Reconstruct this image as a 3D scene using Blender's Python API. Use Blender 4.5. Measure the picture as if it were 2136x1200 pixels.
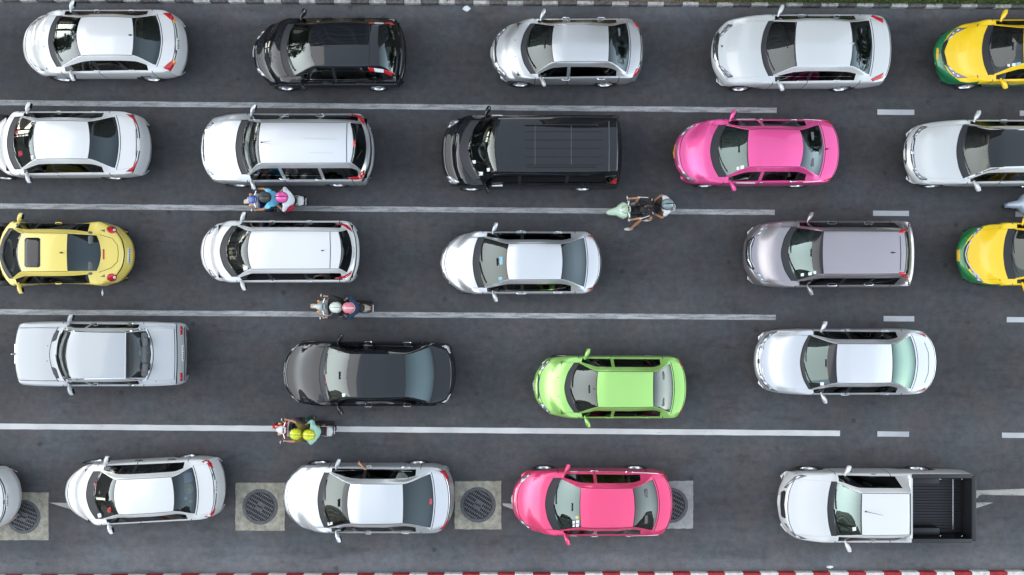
import bpy, bmesh, math, random
import numpy as np
from mathutils import Vector, Matrix, Euler
from mathutils.bvhtree import BVHTree

for o in list(bpy.data.objects): bpy.data.objects.remove(o)
SC = bpy.context.scene
COL = SC.collection
R = math.radians
rnd = random.Random(7)

# ---------------------------------------------------------------- camera (drone, straight down)
CAM_H = 23.0          # metres above the road
SCALE = 71.0          # photograph pixels per metre on the road
NX, NY = 1068.0, 630.0  # photograph pixel straight below the drone
cam = bpy.data.cameras.new('camera'); cam_o = bpy.data.objects.new('camera', cam); COL.objects.link(cam_o)
cam_o.location = (0, 0, CAM_H)
cam.sensor_width = 36; cam.lens = 36*CAM_H/(2136/SCALE)
cam.shift_y = (NY-600)/2136
cam.clip_end = 2000
SC.camera = cam_o

# ---------------------------------------------------------------- sky, sun, exposure
SUN_EL, SUN_AZ = 9.0, 166.0     # azimuth counter-clockwise from +X: the sun stands low to the left
w = bpy.data.worlds.new('World'); SC.world = w; w.use_nodes = True
nt = w.node_tree; nt.nodes.clear()
sky = nt.nodes.new('ShaderNodeTexSky'); sky.sky_type = 'NISHITA'; sky.sun_disc = False
sky.sun_elevation = R(SUN_EL); sky.sun_rotation = R(90-SUN_AZ)
sky.air_density = 1.0; sky.dust_density = 0.0; sky.ozone_density = 1.0
bg = nt.nodes.new('ShaderNodeBackground'); bg.inputs[1].default_value = 0.15
wo = nt.nodes.new('ShaderNodeOutputWorld')
hs = nt.nodes.new('ShaderNodeHueSaturation'); hs.inputs['Saturation'].default_value = .40   # thin haze greys the sky
nt.links.new(sky.outputs[0], hs.inputs['Color']); nt.links.new(hs.outputs[0], bg.inputs[0]); nt.links.new(bg.outputs[0], wo.inputs[0])
sl = bpy.data.lights.new('sun', 'SUN'); sl.energy = 0.5; sl.angle = R(120); sl.color = (1, .90, .76)
so = bpy.data.objects.new('sun', sl); COL.objects.link(so)
sd = Vector((math.cos(R(SUN_AZ))*math.cos(R(SUN_EL)), math.sin(R(SUN_AZ))*math.cos(R(SUN_EL)), math.sin(R(SUN_EL))))
so.rotation_euler = sd.to_track_quat('Z', 'Y').to_euler(); so.location = (-20, 0, 30)
vs = SC.view_settings
vs.view_transform = 'Standard'; vs.look = 'None'; vs.gamma = 1; vs.exposure = 2.72
try: vs.use_curve_mapping = False
except Exception: pass

# ---------------------------------------------------------------- helpers
def pw(px, py, z=0.0):
    """point at height z that the photograph shows at pixel (px, py)"""
    k = (CAM_H-z)/CAM_H/SCALE
    return Vector(((px-NX)*k, -(py-NY)*k, z))

def tag(o, label=None, cat=None, group=None, kind=None):
    if label: o['label'] = label
    if cat: o['category'] = cat
    if group: o['group'] = group
    if kind: o['kind'] = kind
    return o

def empty(name, loc=(0, 0, 0), rz=0.0):
    o = bpy.data.objects.new(name, None); COL.objects.link(o)
    o.location = loc; o.rotation_euler = (0, 0, rz); o.empty_display_size = .2
    return o

def mk(name, verts, faces, mats, parent=None, smooth=True, normals=None, midx=None):
    me = bpy.data.meshes.new(name)
    me.from_pydata([tuple(map(float, v)) for v in verts], [], [tuple(map(int, f)) for f in faces])
    if not isinstance(mats, (list, tuple)): mats = [mats]
    for m in mats: me.materials.append(m)
    if midx is not None: me.polygons.foreach_set('material_index', midx)
    me.polygons.foreach_set('use_smooth', [smooth]*len(me.polygons))
    me.update()
    if normals is not None: me.normals_split_custom_set_from_vertices([tuple(map(float, n)) for n in normals])
    o = bpy.data.objects.new(name, me); COL.objects.link(o)
    if parent is not None: o.parent = parent
    return o

class MB:
    """collects simple shapes into one mesh"""
    def __init__(s): s.bm = bmesh.new()
    def _xf(s, vs_, M):
        for v in vs_: v.co = M @ v.co
    def box(s, c, size, bev=0.0, rot=None, seg=2):
        r = bmesh.ops.create_cube(s.bm, size=1.0); vs_ = r['verts']
        for v in vs_: v.co = Vector((v.co.x*size[0], v.co.y*size[1], v.co.z*size[2]))
        if bev:
            es = list({e for v in vs_ for e in v.link_edges})
            rr = bmesh.ops.bevel(s.bm, geom=es, offset=bev, segments=seg, affect='EDGES', profile=.5)
            vs_ = list({v for f in rr['faces'] for v in f.verts} | {v for v in vs_ if v.is_valid})
            seen = set(vs_); st = list(vs_)
            while st:
                v = st.pop()
                for e in v.link_edges:
                    o = e.other_vert(v)
                    if o not in seen: seen.add(o); st.append(o)
            vs_ = list(seen)
        M = Matrix.Translation(c) @ (rot.to_matrix().to_4x4() if rot else Matrix())
        s._xf(vs_, M); return s
    def ell(s, c, r, rot=None, u=14, v=8):
        g = bmesh.ops.create_uvsphere(s.bm, u_segments=u, v_segments=v, radius=1.0)
        M = Matrix.Translation(c) @ (rot.to_matrix().to_4x4() if rot else Matrix()) @ Matrix.Diagonal((r[0], r[1], r[2], 1))
        s._xf(g['verts'], M); return s
    def cyl(s, a, b, r0, r1=None, n=12, cap=True):
        a = Vector(a); b = Vector(b); r1 = r0 if r1 is None else r1
        d = b-a; L_ = d.length
        g = bmesh.ops.create_cone(s.bm, cap_ends=cap, segments=n, radius1=r0, radius2=r1, depth=L_)
        M = Matrix.Translation((a+b)/2) @ d.to_track_quat('Z', 'Y').to_matrix().to_4x4()
        s._xf(g['verts'], M); return s
    def tube(s, pts, rr, n=8, sy=1.0):
        pts = [Vector(p) for p in pts]; rings = []
        if not hasattr(rr, '__len__'): rr = [rr]*len(pts)
        for i, p in enumerate(pts):
            t = (pts[min(i+1, len(pts)-1)]-pts[max(i-1, 0)]).normalized()
            up = Vector((0, 0, 1)) if abs(t.z) < .9 else Vector((1, 0, 0))
            x = t.cross(up).normalized(); y = x.cross(t)
            rings.append([s.bm.verts.new(p+(x*math.cos(2*math.pi*k/n)+y*sy*math.sin(2*math.pi*k/n))*rr[i]) for k in range(n)])
        for a, b in zip(rings, rings[1:]):
            for k in range(n): s.bm.faces.new((a[k], a[(k+1) % n], b[(k+1) % n], b[k]))
        s.bm.faces.new(rings[0]); s.bm.faces.new(rings[-1][::-1]); return s
    def lathe(s, prof, n=28, M=None):
        """prof: (radius, y) pairs turned about the Y axis"""
        rings = []
        for r, y in prof:
            rings.append([s.bm.verts.new(Vector((r*math.cos(2*math.pi*k/n), y, r*math.sin(2*math.pi*k/n)))) for k in range(n)])
        for a, b in zip(rings, rings[1:]):
            for k in range(n): s.bm.faces.new((a[k], a[(k+1) % n], b[(k+1) % n], b[k]))
        if M is not None: s._xf([v for r_ in rings for v in r_], M)
        return s
    def poly(s, pts, h=None, z0=0.0):
        """flat polygon, or a prism from z0 up by h"""
        if h is None:
            s.bm.faces.new([s.bm.verts.new(Vector(p)) for p in pts]); return s
        lo = [s.bm.verts.new(Vector((p[0], p[1], z0))) for p in pts]; hi = [s.bm.verts.new(Vector((p[0], p[1], z0+h))) for p in pts]
        s.bm.faces.new(hi); s.bm.faces.new(lo[::-1]); n = len(pts)
        for i in range(n): s.bm.faces.new((lo[i], lo[(i+1) % n], hi[(i+1) % n], hi[i]))
        return s
    def mesh(s, name, mats, smooth=True):
        bmesh.ops.recalc_face_normals(s.bm, faces=s.bm.faces[:])
        me = bpy.data.meshes.new(name); s.bm.to_mesh(me); s.bm.free()
        for m in (mats if isinstance(mats, (list, tuple)) else [mats]): me.materials.append(m)
        me.polygons.foreach_set('use_smooth', [smooth]*len(me.polygons))
        if smooth:
            try: me.set_sharp_from_angle(angle=R(40))
            except Exception: pass
        return me
    def obj(s, name, mats, parent=None, smooth=True):
        o = bpy.data.objects.new(name, s.mesh(name, mats, smooth)); COL.objects.link(o)
        if parent is not None: o.parent = parent
        return o

def inst(name, me, parent=None, loc=(0, 0, 0), rot=(0, 0, 0), scale=(1, 1, 1)):
    o = bpy.data.objects.new(name, me); COL.objects.link(o)
    o.parent = parent; o.location = loc; o.rotation_euler = rot; o.scale = scale
    return o

# ---------------------------------------------------------------- materials
def newmat(name):
    m = bpy.data.materials.new(name); m.use_nodes = True
    return m, m.node_tree, m.node_tree.nodes['Principled BSDF']

def simple(name, col, rough=.5, metal=0.0, coat=0.0, emit=None, spec=.5):
    m, t, b = newmat(name)
    b.inputs['Base Color'].default_value = (*col, 1); b.inputs['Roughness'].default_value = rough
    b.inputs['Metallic'].default_value = metal; b.inputs['Coat Weight'].default_value = coat
    b.inputs['Coat Roughness'].default_value = .04; b.inputs['Specular IOR Level'].default_value = spec
    if emit:
        b.inputs['Emission Color'].default_value = (*emit[:3], 1); b.inputs['Emission Strength'].default_value = emit[3]
    return m

def noise(t, scale, detail=4, rough=.6, vec=None, dist=0.0):
    n = t.nodes.new('ShaderNodeTexNoise'); n.inputs['Scale'].default_value = scale
    n.inputs['Detail'].default_value = detail; n.inputs['Roughness'].default_value = rough; n.inputs['Distortion'].default_value = dist
    if vec is not None: t.links.new(vec, n.inputs['Vector'])
    return n
def ramp(t, src, stops, interp='LINEAR'):
    r = t.nodes.new('ShaderNodeValToRGB'); r.color_ramp.interpolation = interp
    e = r.color_ramp.elements
    while len(e) < len(stops): e.new(.5)
    for i, (p, c) in enumerate(stops):
        e[i].position = p; e[i].color = (*c, 1) if hasattr(c, '__len__') else (c, c, c, 1)
    t.links.new(src, r.inputs[0]); return r
def mix(t, a, b, fac, mode='MIX'):
    n = t.nodes.new('ShaderNodeMix'); n.data_type = 'RGBA'; n.blend_type = mode
    for sock, val in ((n.inputs[6], a), (n.inputs[7], b), (n.inputs[0], fac)):
        if hasattr(val, 'links'): t.links.new(val, sock)
        elif hasattr(val, '__len__'): sock.default_value = (*val, 1)
        else: sock.default_value = val
    return n.outputs[2]

def paint(name, col, metal=0.0, rough=.32, coat=1.0, ior=1.5):
    """car lacquer with a thin uneven film of dust"""
    m, t, b = newmat(name)
    tc = t.nodes.new('ShaderNodeTexCoord')
    n = noise(t, 1.3, 4, .6, tc.outputs['Object'])
    d = ramp(t, n.outputs[0], [(.35, 0.0), (.75, .16 if sum(col) > .1 else .02)])
    dust = tuple(c*.75+.30*.25 for c in col)
    t.links.new(mix(t, col, dust, d.outputs[0]), b.inputs['Base Color'])
    b.inputs['Roughness'].default_value = rough
    if ior > 1.59 and sum(col) < .1: b.inputs['Specular IOR Level'].default_value = 0.0
    b.inputs['Metallic'].default_value = metal
    b.inputs['Coat Weight'].default_value = coat; b.inputs['Coat Roughness'].default_value = .03; b.inputs['Coat IOR'].default_value = ior
    return m

def glassmat(name, tint, ior=1.75, rough=.008, refl=(.96, 1, 1)):
    m, t, b = newmat(name); t.nodes.remove(b)
    out = t.nodes['Material Output']
    fr = t.nodes.new('ShaderNodeFresnel'); fr.inputs[0].default_value = ior
    tr = t.nodes.new('ShaderNodeBsdfTransparent'); tr.inputs[0].default_value = (*tint, 1)
    gl = t.nodes.new('ShaderNodeBsdfGlossy'); gl.inputs['Roughness'].default_value = rough; gl.inputs[0].default_value = (*refl, 1)
    mx = t.nodes.new('ShaderNodeMixShader')
    t.links.new(fr.outputs[0], mx.inputs[0]); t.links.new(tr.outputs[0], mx.inputs[1]); t.links.new(gl.outputs[0], mx.inputs[2])
    t.links.new(mx.outputs[0], out.inputs[0])
    return m

def asphalt():
    m, t, b = newmat('asphalt')
    tc = t.nodes.new('ShaderNodeTexCoord'); vec = tc.outputs['Object']
    sx = t.nodes.new('ShaderNodeSeparateXYZ'); t.links.new(vec, sx.inputs[0])
    # slight wobble so that the dark lane middles are not ruled lines
    mp = t.nodes.new('ShaderNodeMapping'); mp.inputs['Scale'].default_value = (.12, .6, 1); t.links.new(vec, mp.inputs[0])
    wob = noise(t, 1.0, 3, .55, mp.outputs[0])
    ma = t.nodes.new('ShaderNodeMath'); ma.operation = 'MULTIPLY_ADD'; ma.inputs[1].default_value = 1.1; t.links.new(wob.outputs[0], ma.inputs[0]); t.links.new(sx.outputs[1], ma.inputs[2])
    mr = t.nodes.new('ShaderNodeMapRange'); mr.inputs[1].default_value = -8.4+.55; mr.inputs[2].default_value = 9.2+.55; t.links.new(ma.outputs[0], mr.inputs[0])
    def p(y): return (y+8.4)/17.6
    base = .061
    st = [(p(-8.2), base*2.1), (p(-7.7), base*1.9), (p(-7.1), base*1.30), (p(-6.0), base*1.05), (p(-4.0), base*1.16), (p(-2.3), base*.82), (p(-.4), base*1.02),
          (p(.9), base*.80), (p(2.7), base*.98), (p(4.2), base*.74), (p(5.7), base*.92), (p(7.1), base*.76), (p(8.1), base*.95), (p(8.55), base*1.5), (p(8.9), base*1.7)]
    lanes = ramp(t, mr.outputs[0], [(max(0, min(1, a)), c) for a, c in st], 'EASE')
    big = noise(t, .35, 6, .65, vec); bigr = ramp(t, big.outputs[0], [(.3, .76), (.7, 1.22)])
    c1 = mix(t, lanes.outputs[0], bigr.outputs[0], 1.0, 'MULTIPLY')
    # colour drift: bluish to brownish grey
    hue = noise(t, .8, 3, .5, vec); hr = ramp(t, hue.outputs[0], [(.35, (.93, 1.0, 1.11)), (.65, (1.04, 1.0, 1.05))])
    c2 = mix(t, c1, hr.outputs[0], 1.0, 'MULTIPLY')
    gr = noise(t, 55, 3, .75, vec); grr = ramp(t, gr.outputs[0], [(.25, .55), (.5, 1.0), (.78, 1.6)])
    c3 = mix(t, c2, grr.outputs[0], 1.0, 'MULTIPLY')
    # streaks along the lanes
    mp2 = t.nodes.new('ShaderNodeMapping'); mp2.inputs['Scale'].default_value = (.35, 7, 1); t.links.new(vec, mp2.inputs[0])
    stk = noise(t, 1.0, 4, .6, mp2.outputs[0]); sr = ramp(t, stk.outputs[0], [(.3, .95), (.7, 1.05)])
    c4 = mix(t, c3, sr.outputs[0], 1.0, 'MULTIPLY')
    # mottling, and tar-dark drip trails down the middle of the lanes
    mo = noise(t, 4.5, 5, .7, vec); mor = ramp(t, mo.outputs[0], [(.30, .80), (.70, 1.22)])
    c4 = mix(t, c4, mor.outputs[0], 1.0, 'MULTIPLY')
    mp3 = t.nodes.new('ShaderNodeMapping'); mp3.inputs['Scale'].default_value = (.55, 1.6, 1); t.links.new(vec, mp3.inputs[0])
    tr_ = noise(t, 1.3, 6, .7, mp3.outputs[0]); trr = ramp(t, tr_.outputs[0], [(.30, .55), (.46, 1.0)])
    c4 = mix(t, c4, trr.outputs[0], .7, 'MULTIPLY')
    # oil drips
    vo = t.nodes.new('ShaderNodeTexVoronoi'); vo.inputs['Scale'].default_value = .9; t.links.new(vec, vo.inputs[0])
    dn = noise(t, 14, 2, .5, vec)
    ad = t.nodes.new('ShaderNodeMath'); ad.operation = 'MULTIPLY_ADD'; ad.inputs[1].default_value = .10; t.links.new(dn.outputs[0], ad.inputs[0]); t.links.new(vo.outputs[0], ad.inputs[2])
    dr = ramp(t, ad.outputs[0], [(.08, .42), (.14, 1.0)])
    c5 = mix(t, c4, dr.outputs[0], .8, 'MULTIPLY')
    vo2 = t.nodes.new('ShaderNodeTexVoronoi'); vo2.inputs['Scale'].default_value = 3.7; t.links.new(vec, vo2.inputs[0])
    dr2 = ramp(t, vo2.outputs[0], [(.03, .5), (.065, 1.0)])
    c6 = mix(t, c5, dr2.outputs[0], .55, 'MULTIPLY')
    # pale grit
    vg = t.nodes.new('ShaderNodeTexVoronoi'); vg.inputs['Scale'].default_value = 5.5; t.links.new(vec, vg.inputs[0])
    gg = ramp(t, vg.outputs[0], [(.012, .5), (.03, 0.0)]); c8 = mix(t, c6, (.32, .31, .29), gg.outputs[0])
    t.links.new(c8, b.inputs['Base Color'])
    b.inputs['Roughness'].default_value = .8; b.inputs['Specular IOR Level'].default_value = .35
    bp = t.nodes.new('ShaderNodeBump'); bp.inputs['Strength'].default_value = .35; bp.inputs['Distance'].default_value = .006
    t.links.new(gr.outputs[0], bp.inputs['Height']); t.links.new(bp.outputs[0], b.inputs['Normal'])
    return m

def roadpaint(name, col, wear=.5):
    m, t, b = newmat(name)
    tc = t.nodes.new('ShaderNodeTexCoord'); vec = tc.outputs['Object']
    mp = t.nodes.new('ShaderNodeMapping'); mp.inputs['Scale'].default_value = (1.2, 9, 1); t.links.new(vec, mp.inputs[0])
    n = noise(t, 1.6, 5, .65, mp.outputs[0]); n2 = noise(t, 22, 3, .7, vec)
    a = t.nodes.new('ShaderNodeMath'); a.operation = 'MULTIPLY_ADD'; a.inputs[1].default_value = .45; t.links.new(n2.outputs[0], a.inputs[0]); t.links.new(n.outputs[0], a.inputs[2])
    r = ramp(t, a.outputs[0], [(.40+.22*wear, 0.0), (.55+.32*wear, 1.0)])
    c = mix(t, tuple(x*.45 for x in col), col, r.outputs[0])
    big = noise(t, .9, 3, .6, vec); br = ramp(t, big.outputs[0], [(.3, .82), (.7, 1.1)])
    t.links.new(mix(t, c, br.outputs[0], 1.0, 'MULTIPLY'), b.inputs['Base Color']); b.inputs['Roughness'].default_value = .7
    return m

def blotchy(name, c0, c1, scale=3.0, rough=.85, bump=.3, detail=6):
    m, t, b = newmat(name)
    tc = t.nodes.new('ShaderNodeTexCoord'); vec = tc.outputs['Object']
    n = noise(t, scale, detail, .65, vec); r = ramp(t, n.outputs[0], [(.32, c0), (.68, c1)])
    n2 = noise(t, scale*14, 3, .7, vec); r2 = ramp(t, n2.outputs[0], [(.3, .8), (.7, 1.15)])
    t.links.new(mix(t, r.outputs[0], r2.outputs[0], 1.0, 'MULTIPLY'), b.inputs['Base Color'])
    b.inputs['Roughness'].default_value = rough
    bp = t.nodes.new('ShaderNodeBump'); bp.inputs['Strength'].default_value = bump; bp.inputs['Distance'].default_value = .01
    t.links.new(n2.outputs[0], bp.inputs['Height']); t.links.new(bp.outputs[0], b.inputs['Normal'])
    return m

M = {}
M['asphalt'] = asphalt()
M['line'] = roadpaint('road_paint_grey', (.37, .38, .395), .8)
M['line_new'] = roadpaint('road_paint_white', (.54, .545, .55), .15)
M['line_dash'] = roadpaint('road_paint_dash', (.44, .46, .49), .25)
M['line_old'] = roadpaint('road_paint_worn', (.40, .40, .37), .5)
M['concrete'] = blotchy('concrete', (.19, .18, .145), (.40, .385, .315), 5.0)
M['concrete2'] = blotchy('concrete_grey', (.22, .23, .23), (.36, .37, .37), 4.0)
M['iron'] = blotchy('cast_iron', (.055, .058, .066), (.12, .12, .13), 9.0, .6)
M['iron_bar'] = blotchy('worn_iron', (.075, .08, .09), (.14, .145, .155), 9.0, .5)
M['pit'] = simple('dark_pit', (.008, .008, .01), .9)
M['kerb_white'] = blotchy('kerb_white_paint', (.20, .20, .19), (.56, .56, .55), 9.0)
M['kerb_black'] = blotchy('kerb_black_paint', (.045, .046, .048), (.15, .15, .145), 9.0)
M['kerb_red'] = blotchy('kerb_red_paint', (.22, .014, .020), (.44, .024, .034), 6.0)
M['kerb_white2'] = blotchy('kerb_bright_white_paint', (.48, .48, .46), (.74, .74, .72), 7.0)
M['soil'] = blotchy('verge_soil', (.085, .055, .038), (.19, .13, .09), 6.0)
M['paving'] = blotchy('median_paving', (.22, .21, .20), (.34, .33, .31), 3.0)
M['rubber'] = simple('rubber', (.018, .018, .02), .7)
M['black'] = simple('black_plastic', (.014, .015, .017), .45)
M['seam'] = simple('panel_gap', (.012, .012, .014), .8)
M['frit'] = simple('black_glass_edge', (.008, .009, .011), .12, spec=.6)
M['cowl'] = simple('cowl_plastic', (.020, .022, .027), .5)
M['chrome'] = simple('chrome', (.78, .79, .80), .12, 1.0)
M['bar'] = simple('dull_metal', (.10, .105, .115), .4, .6)
M['rim'] = simple('alloy', (.62, .63, .65), .3, .9)
M['red'] = simple('tail_lamp_red', (.50, .008, .016), .12, coat=1)
M['amber'] = simple('lamp_amber', (.85, .32, .04), .12, coat=1)
M['clearlamp'] = simple('lamp_clear', (.26, .27, .29), .2, .5, coat=1)
M['lampwhite'] = simple('lamp_white', (.75, .76, .78), .15, coat=1)
M['plate'] = simple('plate_white', (.62, .63, .62), .5)
M['plate_y'] = simple('plate_yellow', (.72, .42, .03), .5)
M['ink'] = simple('plate_ink', (.03, .03, .035), .6)
M['dash'] = simple('dashboard', (.030, .032, .034), .7)
M['carpet'] = simple('car_carpet', (.014, .014, .015), .95)
M['seat_black'] = simple('seat_dark', (.035, .035, .038), .75)
M['seat_grey'] = simple('seat_grey', (.12, .125, .13), .8)
M['seat_beige'] = simple('seat_beige', (.46, .36, .22), .75)
M['seat_red'] = simple('seat_trim_red', (.35, .02, .04), .75)
M['paper'] = simple('sticker_white', (.75, .78, .80), .6)
M['blue_st'] = simple('sticker_blue', (.22, .50, .62), .6)
M['yell_st'] = simple('sticker_yellow', (.70, .55, .15), .6)
M['skin'] = simple('skin', (.40, .20, .11), .55)
M['glass'] = glassmat('window_glass', (.52, .60, .57), 1.75)
M['glass_rear'] = glassmat('rear_window_glass', (.22, .27, .28), 1.75, refl=(.78, .94, 1))
M['glass_mint'] = glassmat('mint_window_glass', (.22, .40, .33), 2.0, refl=(.70, 1, .88))
M['glass_teal'] = glassmat('teal_window_glass', (.16, .22, .23), 1.95, refl=(.72, .96, 1))
M['glass_shelf'] = glassmat('rear_window_glass_light', (.45, .58, .62), 1.6, refl=(.8, .95, 1))
M['glass_side'] = glassmat('tinted_window_glass', (.13, .14, .15), 1.55)
M['glass_mid'] = glassmat('side_window_glass', (.40, .45, .44), 1.55)
M['glass_clear'] = glassmat('clear_window_glass', (.75, .82, .80), 1.5)
M['glass_bright'] = glassmat('reflective_window_glass', (.40, .50, .47), 1.85, refl=(.94, 1, .94))
M['glass_green'] = glassmat('green_window_glass', (.30, .46, .38), 2.15, refl=(.80, 1, .94))
M['white'] = paint('paint_white', (.67, .68, .685), .1, .3)
M['pearl'] = paint('paint_pearl', (.58, .605, .61), .2, .3)
M['offwhite'] = paint('paint_offwhite', (.40, .425, .45), 0, .35)
M['silver'] = paint('paint_silver', (.58, .60, .615), .75, .36)
M['silver2'] = paint('paint_silver_bright', (.66, .68, .705), .7, .34)
M['darkpaint'] = paint('paint_black', (.004, .006, .009), 0, .25, 1, 1.6)
M['lilac'] = paint('paint_grey_lilac', (.355, .33, .355), .8, .34)
M['pink'] = paint('paint_pink', (.86, .085, .33), .5, .36, 1, 1.5)
M['pink2'] = paint('paint_pink_deep', (.88, .062, .20), .5, .36, 1, 1.5)
M['green'] = paint('paint_green', (.36, .68, .17), .5, .36, 1, 1.5)
M['yellow'] = paint('paint_taxi_yellow', (.90, .60, .008), 0, .35, 1, 1.4)
M['taxigreen'] = paint('paint_taxi_green', (.006, .16, .062), 0, .3)
M['taxigreen2'] = paint('paint_taxi_green_bright', (.010, .21, .05), 0, .3)
M['beetle'] = paint('paint_lemon', (.79, .63, .13), .0, .32)
# ---------------------------------------------------------------- the setting
def sheet(name, pts, z, mat, parent=None, h=None):
    m = MB(); m.poly([(p[0], p[1], z) for p in pts], h, z) if h else m.poly([(p[0], p[1], z) for p in pts])
    return m.obj(name, mat, parent, smooth=False)

g = sheet('ground', [(-300, -300), (300, -300), (300, 300), (-300, 300)], -.05, M['soil']); tag(g, kind='structure')
SL_T, SL_B = -.0070, .0045          # the kerbs are not quite parallel to the picture
def kt(x): return 8.70+SL_T*x       # foot of the far kerb
def kb(x): return -7.935+SL_B*x     # foot of the near kerb
XA, XB = -60, 60
road = sheet('road', [(XA, kb(XA)-.05), (XB, kb(XB)-.05), (XB, kt(XB)+.05), (XA, kt(XA)+.05)], 0, M['asphalt']); tag(road, kind='structure')

def linepx(x0, y0, x1, y1, th, mat, name='lane_line', z=.004):
    a = pw(x0, y0); b = pw(x1, y1); d = (b-a).normalized(); n = Vector((-d.y, d.x, 0))*th/2/SCALE
    nseg = max(2, int((b-a).length/.35)); top = []; bot = []
    for i in range(nseg+1):          # hand-laid paint: edges wander by a few millimetres
        p = a.lerp(b, i/nseg); w1 = 1+rnd.uniform(-.05, .05); w2 = 1+rnd.uniform(-.05, .05)
        if i in (0, nseg): w1 = w2 = 1
        top.append(p+n*w1); bot.append(p-n*w2)
    vs_ = [(p.x, p.y, z) for p in bot+top]; k = nseg+1
    fs = [(i, i+1, k+i+1, k+i) for i in range(nseg)]
    return mk(name, vs_, fs, mat, road, smooth=False)
for (x0, y0, x1, y1, th, mt) in [
        (-900, 205.5, 1620, 230.5, 11, 'line'), (1830, 234, 1907, 234.7, 11, 'line_dash'), (2127, 236.5, 2203, 237.2, 11, 'line_dash'),
        (-900, 422.5, 1616, 443.3, 11, 'line'), (1821, 445, 1896, 445.5, 11, 'line_dash'), (2118, 447, 2195, 447.6, 11, 'line_dash'),
        (-900, 644.5, 1618, 662.3, 11, 'line'), (1843, 664.8, 1907, 665.3, 11, 'line_dash'), (2100, 667, 2176, 667.6, 11, 'line_dash'),
        (-900, 882.0, 1752, 904.2, 11.5, 'line_new'), (1830, 905.3, 1896, 906, 11, 'line_dash'), (2090, 908, 2166, 908.8, 11, 'line_dash')]:
    linepx(x0, y0, x1, y1, th, M[mt])

def markpx(name, pts, mat):
    return mk(name, [tuple(pw(*p).xy)+(.004,) for p in pts], [tuple(range(len(pts)))[::-1]], mat, road, smooth=False)
def z2p(o, pts): return [(o[0]+x/o[2], o[1]+y/o[2]) for x, y in pts]
markpx('turn_arrow', z2p((0, 920, 4.272), [(438, 549), (600, 553), (900, 548), (900, 640), (640, 612)]), M['line_old'])
markpx('turn_arrow', z2p((1020, 930, 4.6435), [(128, 558), (215, 560), (420, 560), (420, 660), (225, 614), (140, 580)]), M['line_old'])
markpx('turn_arrow', z2p((1580, 930, 3.842), [(1650, 362), (1755, 358), (1900, 353), (2350, 336), (2350, 402), (1900, 395), (1800, 390), (1775, 398), (1760, 420), (1650, 420)]), M['line_old'])
markpx('turn_arrow', z2p((1580, 930, 3.842), [(1650, 455), (1890, 455), (1650, 535)]), M['line_old'])

def kerb(name, foot, sgn, mats, x0, xend, lens, joint, hgt=.15, depth=.14):
    """row of painted blocks; sgn +1: the kerb rises on the +Y side of the road"""
    root = empty(name, (0, foot(0), 0)); tag(root, kind='structure')
    x = x0; i = 0
    while x < xend:
        l = lens[i % 2]*rnd.uniform(.97, 1.03)
        m = MB(); dz = rnd.uniform(-.006, .006); dy = rnd.uniform(-.008, .008)
        m.box((x+l/2, foot(x+l/2)-foot(0)+sgn*(depth/2)+dy, hgt/2-.03+dz), (l-joint, depth, hgt+.06), .014)
        m.obj('kerb_block', mats[i % 2], root); x += l; i += 1
    return root
kerb('far_kerb', kt, 1, (M['kerb_black'], M['kerb_white']), -18.0, 18.5, (.53, .49), .006, .14, .105)
kerb('near_kerb', kb, -1, (M['kerb_red'], M['kerb_white2']), -18.0, 18.5, (.50, .53), .006, .17, .20)
v1 = sheet('verge', [(XA, kt(XA)+.105), (XB, kt(XB)+.105), (XB, 30), (XA, 30)], .125, M['soil']); tag(v1, kind='structure')
v2 = sheet('median', [(XA, -30), (XB, -30), (XB, kb(XB)-.20), (XA, kb(XA)-.20)], .15, M['paving']); tag(v2, kind='structure')
# grass on the verge: blades thicken towards the right
gr_m = []
for nm, c in (('grass_dark', (.045, .085, .018)), ('grass_light', (.095, .15, .03)), ('grass_dry', (.19, .12, .055))):
    gr_m.append(simple(nm, c, .8))
vs_, fs_, mi = [], [], []
for i in range(19000):
    x = rnd.uniform(-16, 17) if i < 9000 else rnd.uniform(5, 17); dens = min(1, max(0, (x-4.0)/6.0))
    dry = rnd.random() > dens*.94+.06
    if dry and rnd.random() < .55: continue
    y = kt(x)+.10+rnd.random()**1.5*2.0; hgt = rnd.uniform(.05, .17)*(1.0 if not dry else .4)
    a = rnd.uniform(0, 6.28); l = rnd.uniform(.03, .09); wd = rnd.uniform(.008, .018) if not dry else rnd.uniform(.012, .03)
    d = Vector((math.cos(a), math.sin(a), 0)); n = Vector((-d.y, d.x, 0))*wd
    b0 = Vector((x, y, .12)); b1 = b0+d*l*.4+Vector((0, 0, hgt*.8)); b2 = b0+d*l*1.3+Vector((0, 0, hgt))
    k = len(vs_); vs_ += [b0-n, b0+n, b1+n*.8, b1-n*.8, b2]; fs_ += [(k, k+1, k+2, k+3), (k+3, k+2, k+4)]
    q = 2 if dry else (0 if rnd.random() < .55 else 1); mi += [q, q]
go = mk('verge_grass', vs_, fs_, gr_m, smooth=False, midx=mi); tag(go, 'grass and dry leaf litter on the verge behind the black and white kerb', 'grass', kind='stuff')

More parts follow.
